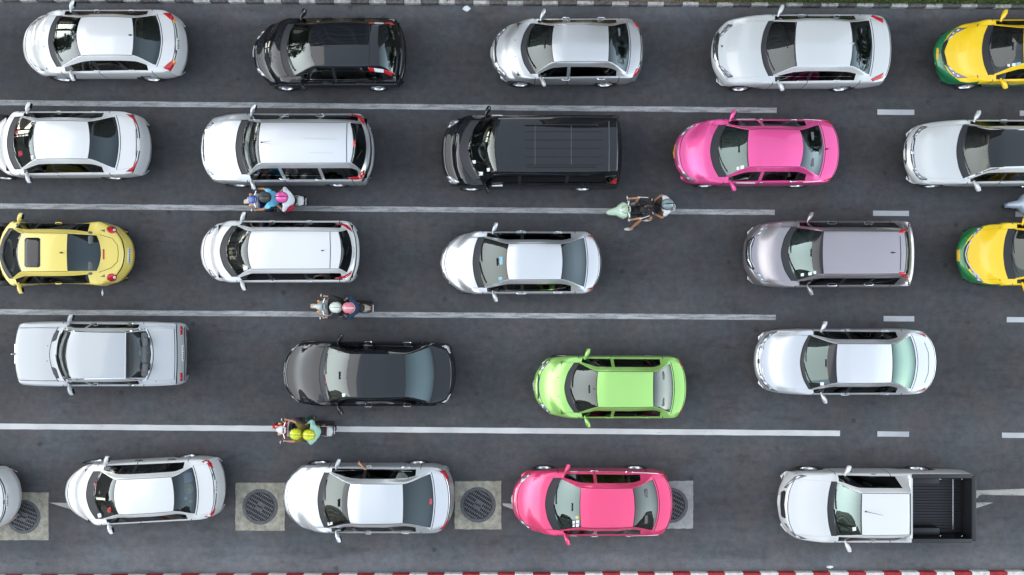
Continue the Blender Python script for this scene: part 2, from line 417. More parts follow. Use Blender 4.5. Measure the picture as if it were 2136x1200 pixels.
# drain covers: concrete slab, iron frame, round grate
def drain(cx, cy, half, gx, gy, gr, rot, label, mat='concrete', jag=0.0):
    c = pw(gx, gy); root = empty('drain_cover', (c.x, c.y, 0)); tag(root, label, 'drain cover', 'drain covers along the kerbside lane')
    o = pw(cx, cy); hx, hy = half[0]/SCALE/2, half[1]/SCALE/2; r = gr/SCALE
    # slab with a round hole
    N = 48; outer = []
    for i in range(N):
        a = 2*math.pi*i/N+math.pi/4; ca, sa = math.cos(a), math.sin(a); q = 1/max(abs(ca), abs(sa))
        jx = rnd.uniform(-1, 1)*.012; outer.append(Vector((o.x-c.x+ca*q*hx*(1+jx), o.y-c.y+sa*q*hy*(1+jx), 0)))
    ang = [math.atan2(p.y, p.x) for p in outer]
    vs_ = []; fs_ = []
    for i in range(N):
        a = ang[i]; inn = Vector((math.cos(a)*r*1.02, math.sin(a)*r*1.02, 0))
        p = outer[i]; n_ = p.normalized()*.012
        vs_ += [(inn.x, inn.y, .002), (inn.x, inn.y, .020), (p.x-n_.x, p.y-n_.y, .020), (p.x, p.y, .002)]
    for i in range(N):
        j = (i+1) % N
        for k in range(3): fs_.append((4*i+k, 4*i+k+1, 4*j+k+1, 4*j+k))
    sl_ = mk('slab', vs_, fs_, M[mat], root, smooth=False)
    m = MB(); m.lathe([(r*1.03, .004), (r*1.03, .024), (r*.97, .030), (r*.84, .030), (r*.82, .006)], 40, Matrix.Rotation(R(90), 4, 'X'))
    m.obj('frame', M['iron'], root)
    m = MB(); m.poly([(math.cos(k*.2618)*r*.83, math.sin(k*.2618)*r*.83, .0065) for k in range(24)]); m.obj('pit', M['pit'], root, False)
    m = MB(); q = r*.80; E_ = Euler((0, 0, rot))
    for i in range(-7, 8):        # fine bars one way, stronger ones across
        u = i*q/7.2; l = math.sqrt(max(0, q*q-u*u))
        if l > .03: m.box(E_.to_matrix() @ Vector((u, 0, .018)), (.016, 2*l, .012), rot=E_)
    for i in range(-3, 4):
        u = i*q/3.4; l = math.sqrt(max(0, q*q-u*u))
        if l > .03: m.box(E_.to_matrix() @ Vector((0, u, .023)), (2*l, .030, .016), rot=E_)
    tag(m.obj('grate', M['iron_bar'], root, False), kind='stuff')
    m = MB(); m.box((0, 0, .024), (r*.42, r*.42, .014), .006, rot=E_); m.obj('lifting_plate', M['iron'], root)
    return root
drain(40, 1077, (124, 100), 50, 1078, 34, R(-22), 'round iron drain grate in a tan slab behind the half-seen white car')
drain(543, 1057, (104, 101), 543, 1057, 36, R(-30), 'round iron drain grate in a tan slab between a white and a silver sedan')
drain(997, 1054, (98, 101), 997, 1053, 36, R(-32), 'round iron drain grate in a tan slab between a silver sedan and a pink taxi')
drain(1396, 1053, (100, 100), 1398, 1054, 36, R(-28), 'round iron drain grate in a grey slab half under the tail of a pink taxi', 'concrete2')

def litter(name, px, py, s, mat, label, z=.0):
    root = pw(px, py); m = MB(); n = 9
    pts = [(math.cos(i*2*math.pi/n)*s[0]*rnd.uniform(.7, 1.1), math.sin(i*2*math.pi/n)*s[1]*rnd.uniform(.7, 1.1)) for i in range(n)]
    lo = [m.bm.verts.new((x, y, .006)) for x, y in pts]; hi = [m.bm.verts.new((x*.8, y*.8, rnd.uniform(.015, .04))) for x, y in pts]
    c = m.bm.verts.new((0, 0, .03))
    for i in range(n):
        j = (i+1) % n; m.bm.faces.new((lo[i], lo[j], hi[j], hi[i])); m.bm.faces.new((hi[i], hi[j], c))
    o = m.obj(name, mat, None, False); o.location = (root.x, root.y, 0); tag(o, label, 'litter')
litter('litter', 973, 18, (.13, .09), M['paper'], 'crumpled white scrap lying at the foot of the black and white kerb')
litter('litter', 214, 611, (.03, .11), M['paper'], 'thin white scrap on the asphalt below the yellow round-backed car')
litter('litter', 1731, 1183, (.12, .05), M['paper'], 'flat white scrap lying beside the red and white kerb')
# ---------------------------------------------------------------- cars
def pchip(Y, q):
    """monotone cubic through Y[0..n-1] (first axis), evaluated at float indices q"""
    Y = np.asarray(Y, float); n = len(Y); d = Y[1:]-Y[:-1]
    m = np.zeros_like(Y); a, b = d[:-1], d[1:]
    with np.errstate(divide='ignore', invalid='ignore'):
        h = np.where(a*b > 0, 2*a*b/(a+b), 0)
    m[1:-1] = h; m[0] = d[0]; m[-1] = d[-1]
    i = np.clip(np.floor(q).astype(int), 0, n-2); t = (np.asarray(q)-i).reshape((-1,)+(1,)*(Y.ndim-1))
    p0, p1, m0, m1 = Y[i], Y[i+1], m[i], m[i+1]
    t2, t3 = t*t, t*t*t
    return (2*t3-3*t2+1)*p0+(t3-2*t2+t)*m0+(-2*t3+3*t2)*p1+(t3-t2)*m1

class Car: pass
CARS = []
TYRE = MB().lathe([(.20, -.085), (.285, -.10), (.312, -.085), (.318, -.04), (.318, .04), (.312, .085), (.285, .10), (.20, .085), (.20, -.085)], 32).mesh('tyre', M['rubber'])
def rim_mesh(spokes, name):
    m = MB(); m.lathe([(.205, -.08), (.215, .085), (.20, .092), (.188, .075), (.18, -.02)], 28)
    m.lathe([(.001, .055), (.045, .06), (.05, .04)], 14)
    for k in range(spokes):
        a = 2*math.pi*k/spokes; q = Euler((0, -a, 0))
        m.box(q.to_matrix() @ Vector((.115, .05, 0)), (.16, .025, .045 if spokes < 8 else .03), .006, rot=q)
    return m.mesh(name, M['rim'])
RIMS = [rim_mesh(5, 'rim_five_spoke'), rim_mesh(9, 'rim_nine_spoke')]
DISC = MB().lathe([(.001, -.03), (.19, -.03)], 20).mesh('brake_disc', M['black'])

YF = [.80, .95, 1, .978, .92, .83, .73, 0]
ZF = [0, .25, .62, .895, .955, .975, .986, 1.]

def car(name, label, cat, o, nose, cowl, glass, wt, rt, rb, tail, y, roof, ws, zr=1.46, paint='white', paint2=None,
        zh=.72, zc=.98, zs=.935, zd=1.06, zt=1.00, nb=.50, tb=.26, box='sedan', sideg=(8.12, 12.55), bp=None, mir=None, wheels=None,
        seats='seat_grey', glassm=('glass', 'glass_rear', 'glass_side'), rim=0, group=None, rz=0.0, roofm=None, gutter=True, cowlm='cowl',
        doors=4, ybr=None, frit=.03, fritr=.03, W=None, dec=(), handles=(), hmat=None, fric=None, cy=None, bump2=True, tint=0, ztail=None, hump=0.0, trunk=True, tailw=.93, nup=1.3, arch=None):
    c = Car(); ox, oy, k = o
    X = lambda p, z: (ox+p/k-NX)/SCALE*(CAM_H-z)/CAM_H
    Y = lambda p, z: -(oy+p/k-NY)/SCALE*(CAM_H-z)/CAM_H
    xn, xt_ = X(nose, .5), X(tail, .6)
    up = Y(y[0], .8)+Y(y[1], .8) > 0
    a, b = (Y(y[0], .85), Y(y[1], .3)) if up else (Y(y[0], .3), Y(y[1], .85))
    c.W = W = W or (a-b)/1.93; c.cy = (a+b)/2 if cy is None else cy
    yr = (Y(roof[0], zr-.05)-Y(roof[1], zr-.05))/2; yb = (Y(ws[0], zc)-Y(ws[1], zc))/2
    c.L = L = xt_-xn; c.cx = xn+L/2; x0 = xn
    c.root = root = empty(name, (c.cx, c.cy, 0), rz); tag(root, label, cat, group)
    h = L/2
    lx = lambda p, z: X(p, z)-x0            # metres from the nose
    xc = lx(cowl[0], zc); cb = (cowl[1]-cowl[0])/k/SCALE
    xg = lx(glass, zc+.04); xw = lx(wt[0], zr-.05); wb = (wt[1]-wt[0])/k/SCALE
    xr = lx(rt[0], zr-.03); rbw = (rt[1]-rt[0])/k/SCALE
    xd = lx(rb[0], zd); db = (rb[1]-rb[0])/k/SCALE
    c.__dict__.update(xc=xc, xg=xg, xw=xw, xr=xr, xd=xd, zr=zr, zc=zc, zs=zs, zd=zd, yr=yr, yb=yb, o=o)
    ybr = ybr or (yb+.0)
    if arch is None: arch = {'sedan': .065, 'hatch': .05}.get(box, .02)
    ST = []
    def A(x, bow, yref, p, ys, zs_):
        ys = list(ys); zs_ = list(zs_)
        ys.insert(7, ys[6]*.55); zs_.insert(7, zs_[7]-(zs_[7]-zs_[6])*.30)
        ys = np.array(ys); xs = x+bow*(np.minimum(ys, yref*1.10)/yref)**p
        ST.append(np.stack([xs, ys, np.array(zs_)], 1))
    def hood(x, bow, w, zt_, q=0.0, p=2.4):
        yf = [w*f for f in YF]
        yf[6] = yf[6]*(1-q)+yb*q; yf[5] = yf[5]*(1-q)+(yb+.035)*q; yf[4] = yf[4]*(1-q)+.93*W*q
        A(x, bow, w, p, yf, [.2+(zt_-.2)*f for f in ZF])
    lerp = lambda a, b, t: a+(b-a)*t
    hood(.15, nb*.40, W*.76, .27); hood(.035*nup, nb*.80, W*.855, .40); hood(0, nb*.97, W*.895, .54); hood(.075*nup, nb, W*(.92+.022*max(0, nup-1)), zh-.04); hood(.26*nup, nb*.92/(1+.22*max(0, nup-1)), W*min(.99, .955+.035*max(0, nup-1)), zh+.01)
    hood(lerp(.26*nup, xc, .40), lerp(nb*.9, cb, .4), W*.99, lerp(zh+.01, zc, .58), .3)
    hood(lerp(.26*nup, xc, .75), lerp(nb*.9, cb, .78), W, lerp(zh+.01, zc, .88), .7)
    ys7 = [.8*W, .96*W, W, .978*W, .935*W, yb+.035, yb, 0]
    A(xc, cb, yb, 2, ys7, [.2, .30, .62, zs-.005, zs+.02, zc-.03, zc-.018, zc])
    A(xg, cb*.95, yb, 2, ys7, [.2, .30, .60, zs-.015, zs+.015, zc-.01, zc+.01, zc+.04])
    y5 = yr+.10 if yr+.10 < .9*W else .9*W
    z5 = zr-.14
    A(xw, wb, yr, 2, [.8*W, .96*W, W, .975*W, .93*W, y5, yr, 0], [.2, .30, .60, zs, zs+.03, z5-.015-arch, zr-.04-arch, zr-arch])
    xm = lerp(xw, xr, .25)
    A(xm, wb*.4, yr, 2, [.8*W, .96*W, W, .972*W, .925*W, y5, yr, 0], [.2, .30, .61, zs+.01, zs+.045, z5-arch*.10, zr-.042-arch*.10, zr-.003-arch*.10])
    A(lerp(xw, xr, .6), rbw*.4, yr, 2, [.8*W, .96*W, W, .97*W, .92*W, y5, yr*.995, 0], [.2, .30, .62, zs+.02, zs+.055, z5, zr-.047, zr])
    A(xr, rbw, yr, 2, [.8*W, .96*W, W, .968*W, .918*W, y5-.01, yr*.985, 0], [.2, .30, .63, zs+.03, zs+.065, z5-.035-arch, zr-.045-arch*.9, zr-.005-arch*.9])
    ybr_ = min(ybr, .86*W)
    if box == 'sedan':
        A(xd, db, ybr_, 2, [.8*W, .95*W, .995*W, .965*W, .92*W, ybr_+.06, ybr_, 0], [.2, .31, .64, zs+.04, zd-.06, zd-.025, zd-.015, zd])
        tw = tailw
        A(lerp(xd, L, .45), lerp(db, -tb, .6), W*.96, 2.2, [.78*W, .93*W, .975*W, .95*W, .90*W, .82*W, .72*W, 0], [.21, .33, .64, zs+.03, lerp(zd, zt, .5)-.055, lerp(zd, zt, .5)-.03, lerp(zd, zt, .5)-.015, lerp(zd, zt, .5)+.005])
        A(L-.11, -tb, W*.93, 2.4, [.75*W, .90*W, W*(tw+.01), tw*.975*W, .87*W, .79*W, .69*W, 0], [.24, .36, .64, zs-.02, zt-.07, zt-.035, zt-.015, zt])
        A(L-.055, -tb, W*.92, 2.4, [.74*W, .88*W, tw*W, .90*W, .85*W, .77*W, .67*W, 0], [.25, .37, .63, zs-.12, zt-.16, zt-.13, zt-.115, zt-.10])
    elif box == 'pickup':
        A(xd, 0, ybr_, 2, [.8*W, .95*W, .995*W, .975*W, .935*W, .86*W, .80*W, 0], [.3, .36, .66, zs+.02, zd-.01, zd-.006, zd-.003, zd])
        A(lerp(xd, L, .5), 0, W, 2, [.8*W, .95*W, 1.0*W, .975*W, .935*W, .86*W, .80*W, 0], [.3, .36, .66, zs+.02, zd-.01, zd-.006, zd-.003, zd])
        A(L-.10, 0, W, 2, [.8*W, .93*W, .965*W, .95*W, .91*W, .85*W, .79*W, 0], [.3, .38, .66, zs, zd-.02, zd-.012, zd-.008, zd])
        A(L-.045, -.02, W, 2, [.78*W, .90*W, .945*W, .93*W, .89*W, .83*W, .77*W, 0], [.3, .38, .64, zs-.08, zd-.10, zd-.09, zd-.085, zd-.08])
    else:   # hatch, van or SUV
        zt2 = lerp(zd, .60, .35)
        A(xd, db, ybr_, 2, [.8*W, .95*W, .985*W, .95*W, .895*W, min(ybr_+.05, .875*W), ybr_, 0], [.22, .33, .64, zs+.02, zd-.035, zd-.02, zd-.01, zd])
        e = L-xd
        A(xd+e*.35, lerp(db, -tb, .5), W*.95, 2.2, [.78*W, .92*W, .97*W, .935*W, .88*W, .82*W, .75*W, 0], [.24, .35, .62, zs-.03, zd-.13, zd-.11, zd-.10, zd-.09])
        A(xd+e*.72, -tb, W*.93, 2.4, [.76*W, .90*W, .955*W, .92*W, .87*W, .80*W, .72*W, 0], [.25, .36, .60, zs-.14, zt2-.02, zt2-.01, zt2, zt2+.02])
        A(L-.05, -tb, W*.92, 2.4, [.74*W, .88*W, .94*W, .91*W, .86*W, .79*W, .71*W, 0], [.25, .37, .56, .60, .62, .63, .635, .64])
    A(L-.012, -tb, W*.91, 2.4, [.73*W, .86*W, .915*W, .89*W, .85*W, .78*W, .70*W, 0], [.25, .37, .52, .555, .575, .585, .59, .60])
    A(L, -tb, W*.91, 2.4, [.72*W, .84*W, .90*W, .88*W, .84*W, .77*W, .69*W, 0], [.25, .34, .45, .48, .50, .51, .515, .52])
    A(L-.05, -tb, W*.9, 2.4, [.70*W, .80*W, .84*W, .83*W, .80*W, .74*W, .66*W, 0], [.24, .26, .29, .30, .31, .315, .318, .32])
    G = np.array(ST)                      # stations x 9 x 3
    G[:, :, 0] -= h
    if hump:                              # bulging wings over the wheels
        for i in range(len(G)):
            for j in (1, 2, 3):
                xx = G[i, j, 0]+h
                d_ = max(math.exp(-((xx-.85)/.45)**2), math.exp(-((xx-(L-.85))/.5)**2))
                G[i, j, 1] *= 1-hump*(1-d_)*(1.0 if j < 3 else 1.35)
    full = np.concatenate([G, (G[:, 7::-1]*np.array([1, -1, 1]))], 1)   # 17 keys: +Y sill .. centre .. -Y sill
    def S(sv, vv):
        t_ = pchip(full, np.asarray(sv, float))
        r = pchip(np.swapaxes(t_, 0, 1), np.asarray(vv, float))
        return np.swapaxes(r, 0, 1)
    c.S = S
    dense = np.linspace(0, len(ST)-1, 800)
    def s_at(x, v=8.0):                   # station where the line v crosses local x
        cx_ = S(dense, [v])[:, 0, 0]; msk = (dense > 2) & (dense < len(ST)-2)
        return float(np.interp(x, cx_[msk], dense[msk]))
    def gap(s, v=8.0, w_=.010):
        d_ = abs(S([s+.01], [v])[0, 0, 0]-S([s-.01], [v])[0, 0, 0])/.02+1e-6
        return (s-w_/d_, s+w_/d_)
    c.s_at = s_at
    # ---- grid lines
    sk = set()
    ctr = S(np.arange(len(ST)), [8.0, 3.0])
    for i in range(len(ST)-1):
        l = max(np.linalg.norm(ctr[i+1, 0]-ctr[i, 0]), np.linalg.norm(ctr[i+1, 1]-ctr[i, 1]))
        n_ = max(2, int(math.ceil(l/.075)))
        sk |= {round(i+j/n_, 5) for j in range(n_)}
    sk.add(float(len(ST)-1))
    bpx = (bp if bp else (lerp(xg, xr, .52)))-h if not isinstance(bp, tuple) else None
    bps = [] if bp == () else [s_at(bpx, 4.0)] if bpx is not None else [s_at(lx(q, zs)-h, 4.0) for q in bp]
    d0 = s_at(xc+cb+.12-h, 3.0); d1 = s_at(lerp(xr, xd, .55)-h, 3.0) if box == 'sedan' else (s_at(xr-.15-h, 3.0) if box != 'pickup' else s_at(xr-.02-h, 3.0))
    if isinstance(doors, tuple): d1 = s_at(lx(doors[1], .7)-h, 3.0); nd = doors[0]
    else: nd = doors
    hoodg = [gap(3.25), gap(6.93)]; tg = [gap(13.12), gap(14.85)]
    dg = [gap(d0, 3.0), gap(d1, 3.0)]+([gap(bps[0], 3.0)] if nd == 4 else [])
    bgap = [gap(3.0, 3.0)] ; rbg = gap(15.35)
    eg = lambda s, v, w_: gap(s, v, w_)[1]-s
    fw0 = 8+eg(8.2, 8, frit); fw1 = 9-eg(8.8, 8, frit+tint); fr0 = 12+eg(12.3, 8, fritr); fr1 = 13-eg(12.7, 8, fritr)
    bw = .045
    bpr = [(gap(s, 4.3, bw)) for s in bps]
    keys = [q for pr in hoodg+tg+dg+[rbg]+bpr for q in pr]+[fw0, fw1, fr0, fr1, sideg[0], sideg[1]]
    sk = sorted(x for x in sk if min(abs(x-q) for q in keys) > .02)+keys
    sk = np.array(sorted({q for q in sk if 0 <= q <= len(ST)-1}))
    half = []
    for j, n_ in enumerate([2, 4, 4, 2, 5, 3, 5, 5]): half += [j+i/n_ for i in range(n_)]
    vk = [.5, 1.15, 1.25, 4.10, 4.90, 5.30, 5.345, 5.93, 6.03, 6.09]
    half = sorted([q for q in half if min(abs(q-t_) for t_ in vk) > .045]+vk)
    vk = np.array(half+[8.0]+[16-q for q in reversed(half)])
    P = S(sk, vk); ns, nv = len(sk), len(vk)
    # ---- wheels
    if wheels: wx = [lx(q, .3)-h for q in wheels]
    else: wx = [.92-h, L-1.02-h]
    rs = c.rs = {'suv': 1.14, 'pickup': 1.16, 'van': 1.06}.get(box, 1.02); wr = .318*rs; ar = wr+.055
    side = np.array([min(v, 16-v) < 2.7 for v in vk])
    for xw_ in wx:
        dx = P[:, :, 0]-xw_; dz = P[:, :, 2]-wr; rr = np.sqrt(dx*dx+dz*dz)
        msk = (np.abs(rr-ar) < .032) & side[None, :] & (P[:, :, 2] > .22)
        f = np.where(msk, ar/np.maximum(rr, 1e-6), 1)
        P[:, :, 0] = xw_+dx*f; P[:, :, 2] = wr+dz*f
    # ---- normals
    du = np.gradient(P, axis=0); dv = np.gradient(P, axis=1)
    Nn = np.cross(du, dv); Nn /= np.maximum(np.linalg.norm(Nn, axis=2, keepdims=True), 1e-9)
    mid = Nn[ns//2, nv//2]
    if mid[2] < 0: Nn = -Nn; flip = True
    else: flip = False
    # ---- sort faces into panels
    panels = {}
    def inr(s, pr): return pr[0] < s < pr[1]
    two = paint2 is not None
    for i in range(ns-1):
        s = (sk[i]+sk[i+1])/2
        for j in range(nv-1):
            v = (vk[j]+vk[j+1])/2; vf = min(v, 16-v); sd_ = 0 if v < 8 else 1
            cen = P[i:i+2, j:j+2].reshape(4, 3).mean(0)
            if vf < 2.7 and any((cen[0]-q)**2+(cen[2]-wr)**2 < ar*ar*.995 for q in wx): continue
            if box == 'pickup' and 13.06 < s < 15.30 and vf > 4.10: continue
            mt = 0
            if 8 < s < 9 and vf > 6.03: key = 'windshield' if (fw0 < s < fw1 and vf > 6.09) else 'window_seal.f'
            elif 7 < s < 8 and vf > 5.345: key = 'cowl_panel'
            elif 12 < s < 13 and vf > 6.03 and not (box == 'pickup' and s > 12.75): key = 'rear_window' if (fr0 < s < fr1 and vf > 6.09) else 'window_seal.r'
            elif sideg[0] < s < sideg[1] and 4.10 < vf < 4.90:
                if any(inr(s, q) for q in bpr): key = 'pillar.%d.%d' % (sd_, [inr(s, q) for q in bpr].index(True))
                else: key = 'side_window.%d.%d' % (sd_, sum(s > q[1] for q in bpr))
            elif 9 < s < 12 and 5.93 < vf < 6.03 and gutter: key = 'panel_seam'
            elif 9 < s < 12 and vf > 6.03: key = 'roof'
            elif inr(s, hoodg[0]) and vf > 4.4 or (inr(s, hoodg[1]) and vf > 5.3): key = 'panel_seam'
            elif 3.25 < s < 6.93 and 5.30 < vf < 5.345: key = 'panel_seam'
            elif 3.25 < s < 6.93 and vf > 5.345: key = 'hood'
            elif trunk and box == 'sedan' and tg[0][0] < s < tg[1][1] and vf > 5.30 and (vf < 5.345 or inr(s, tg[0]) or inr(s, tg[1])): key = 'panel_seam'
            elif trunk and box == 'sedan' and tg[0][0] < s < tg[1][1] and vf > 5.345: key = 'trunk_lid'
            elif dg[0][0] < s < dg[1][1] and 1.15 < vf < 4.10 and (vf < 1.25 or any(inr(s, q) for q in dg)): key = 'panel_seam'
            elif dg[0][0] < s < dg[1][1] and 1.25 < vf < 4.10: key = 'door.%d.%d' % (sd_, int(nd == 4 and s > bps[0]))
            elif s < 3.0: key = 'front_bumper'
            elif inr(s, rbg) and vf > 3: key = 'panel_seam'
            elif s > 15.35: key = 'rear_bumper'
            else: key = 'body'
            if two and (key in ('front_bumper', 'rear_bumper') or (key.split('.')[0] in ('body', 'door') and vf < (2.3 if s > 5 else 3.4))): mt = 1
            panels.setdefault(key, []).append((i, j, mt))
    pm = M[paint]; p2 = M[paint2] if two else pm
    c.parts = {}; c.doors = []
    order = sorted(panels)
    for key in order:
        q = panels[key]; base = key.split('.')[0]
        idx = {}; vs_ = []; fs_ = []; nn = []; mi = []
        for i, j, mt in q:
            f = []
            for (a_, b_) in ((i, j), (i+1, j), (i+1, j+1), (i, j+1)):
                t_ = (a_, b_)
                if t_ not in idx: idx[t_] = len(vs_); vs_.append(P[a_, b_]); nn.append(Nn[a_, b_])
                f.append(idx[t_])
            fs_.append(f[::-1] if flip else f); mi.append(mt)
        mats = {'windshield': M[glassm[0]], 'rear_window': M[glassm[1]], 'side_window': M[glassm[2]], 'window_seal': M['frit'], 'panel_seam': M['seam'],
                'cowl_panel': M[cowlm] if cowlm else pm, 'pillar': M['black'] if bump2 else pm, 'roof': M[roofm] if roofm else pm}.get(base, [pm, p2])
        ob = mk(base, vs_, fs_, mats, root, True, nn, mi if isinstance(mats, list) else None)
        c.parts[key] = ob
        if base in ('panel_seam', 'body', 'front_bumper', 'rear_bumper') and base == 'panel_seam': ob['kind'] = 'stuff'
        if base == 'door': c.doors.append((key, ob))
    # ---- collision surface for placing details
    vsB = [Vector(p) for p in P.reshape(-1, 3)]
    fsB = [(i*nv+j, (i+1)*nv+j, (i+1)*nv+j+1, i*nv+j+1) for i in range(ns-1) for j in range(nv-1)]
    c.bvh = BVHTree.FromPolygons(vsB, fsB)
    c.inv = Matrix.Rotation(-rz, 4, 'Z') @ Matrix.Translation((-c.cx, -c.cy, 0))
    # ---- wheels, mirrors, interior, wipers
    for k_, xw_ in enumerate(wx):
        for sg in (1, -1):
            wy = sg*(np.interp(2.0, [0, 1], [0, 1])*0+W*.985-.10*rs-.012)
            if hump: wy = sg*(W-.13)
            wo_ = inst('wheel', TYRE, root, (xw_, wy, wr), (0, rnd.uniform(0, 6), 0 if sg > 0 else math.pi), (rs, rs, rs))
            inst('rim', RIMS[rim], wo_); inst('brake_disc', DISC, wo_)
    mx = (lx(mir, 1.0)-h) if mir else xc+cb+.25-h
    mirror_pair(c, mx, pm, zs+.07)
    interior(c, seats, h, W, box)
    for (ya, yb_, sa, sb) in ((.52*yb/.7, .02, 8.03, 8.16), (.0, -.58*yb/.7, 8.03, 8.20)):
        pts = []
        for t_ in np.linspace(0, 1, 7):
            yy = lerp(ya, yb_, t_); v = 8-math.copysign(np.interp(abs(yy)/yb, [0, .55, 1], [0, 1, 2]), yy)
            p = S([lerp(sa, sb, t_)], [v])[0, 0]; pts.append(Vector(p)+Vector((-.01, 0, .022)))
        MB().tube(pts, .011, 6).obj('wiper', M['black'], root)
    # underside
    m = MB(); m.box((0, 0, .19), (L*.84, W*1.62, .05)); m.obj('underbody', M['carpet'], root, False)
    CARS.append(c); c.label = label
    for d_ in dec: decal(c, *d_)
    for hd in handles: handle(c, hd, M[hmat] if hmat else pm)
    return c

def mirror_pair(c, mx, mat, z):
    for sg in (1, -1):
        m = MB(); y0 = sg*(c.W*.93)
        m.tube([(mx-.06, y0-sg*.03, z-.05), (mx-.05, y0+sg*.04, z-.02), (mx-.02, y0+sg*.09, z+.0), (mx+.02, y0+sg*.18, z+.015), (mx+.05, y0+sg*.255, z+.005), (mx+.055, y0+sg*.275, z)],
               [.025, .032, .058, .068, .056, .03], 10, 1.25)
        h_ = m.obj('side_mirror', mat, c.root)
        m = MB(); m.box((mx+.085, y0+sg*.17, z+.005), (.012, .15, .10), .004, rot=Euler((0, 0, -sg*.2))); m.obj('mirror_glass', M['frit'], h_, False)

def interior(c, seats, h, W, box):
    r = c.root; x0, x1 = c.xg-h, c.xd-h; yw = W*.84; zb = c.zs-.02
    m = MB()
    if box == 'pickup': x1 = c.xr-h-.03
    vs_ = [(x0-.25, -yw, zb), (x1, -yw, zb), (x1, yw, zb), (x0-.25, yw, zb), (x0-.15, -yw+.06, .30), (x1-.2, -yw+.06, .30), (x1-.2, yw-.06, .30), (x0-.15, yw-.06, .30)]
    mk('cabin', vs_, [(0, 1, 5, 4), (1, 2, 6, 5), (2, 3, 7, 6), (3, 0, 4, 7), (4, 5, 6, 7)], M['carpet'], r, False)
    m = MB(); d = x0
    yb = min(c.yb, W*.80)
    m.box((d+.24, 0, c.zc-.13), (.50, 2*yb-.06, .20), .06, rot=Euler((0, R(-4), 0))); m.box((d+.50, 0, c.zc-.22), (.16, 2*yb-.1, .22), .05)
    m.box((d+.42, .36, c.zc-.06), (.22, .40, .10), .04)
    m.box((d+1.0, 0, .50), (1.1, .22, .30), .05)
    m.obj('dashboard', M['dash'], r)
    m = MB(); q = Euler((0, R(-62), 0)); pts = [Vector((d+.74, .36, c.zc-.10))+q.to_matrix() @ Vector((math.cos(a)*.18, math.sin(a)*.18, 0)) for a in np.linspace(0, 2*math.pi, 19)]
    m.tube(pts, .016, 6); m.box((d+.72, .36, c.zc-.10), (.03, .30, .05), .01, rot=q); m.obj('steering_wheel', M['black'], r)
    sm = M[seats]; zt = c.zr-.30
    def seat(x, y, wd):
        m = MB(); m.box((x, y, .50), (.50, wd, .20), .07)
        m.box((x+.34, y, .80), (.16, wd, .66), .065, rot=Euler((0, R(20), 0))); m.obj('seat', sm, r)
        for yy in ((y,) if wd < .8 else (y-.36, y+.36)):
            m = MB(); m.box((x+.50, yy, min(zt, 1.16)), (.11, .26, .20), .05, rot=Euler((0, R(15), 0))); m.obj('headrest', sm, r)
    sx = x0+1.10
    seat(sx, .36, .50); seat(sx, -.36, .50)
    if box != 'pickup':
        rx = min(sx+.95, x1-.45 if box == 'sedan' else x1-.8); seat(rx, 0, 1.25)
        if box in ('van', 'suv') and x1-rx > 1.6: seat(rx+.9, 0, 1.2)
    if box == 'sedan':
        m = MB(); m.box((x1-.24, 0, c.zd-.09), (.62, 2*min(c.yb, W*.8)-.04, .04), .015); m.obj('parcel_shelf', M['seat_grey'], r)
    m = MB(); m.box((x0+.50, 0, c.zr-.16), (.03, .22, .07), .02); m.obj('rear_view_mirror', M['black'], r)

def cast(c, zx, zy):
    ox, oy, k = c.o; o = c.inv @ Vector((0, 0, CAM_H)); p = c.inv @ pw(ox+zx/k, oy+zy/k, 0)
    hit = c.bvh.ray_cast(o, (p-o).normalized())
    if hit[0] is None:
        q = c.inv @ pw(ox+zx/k, oy+zy/k, .6); hit = c.bvh.find_nearest(q)
    n = hit[1]
    if n.z < 0: n = -n
    return hit[0], n

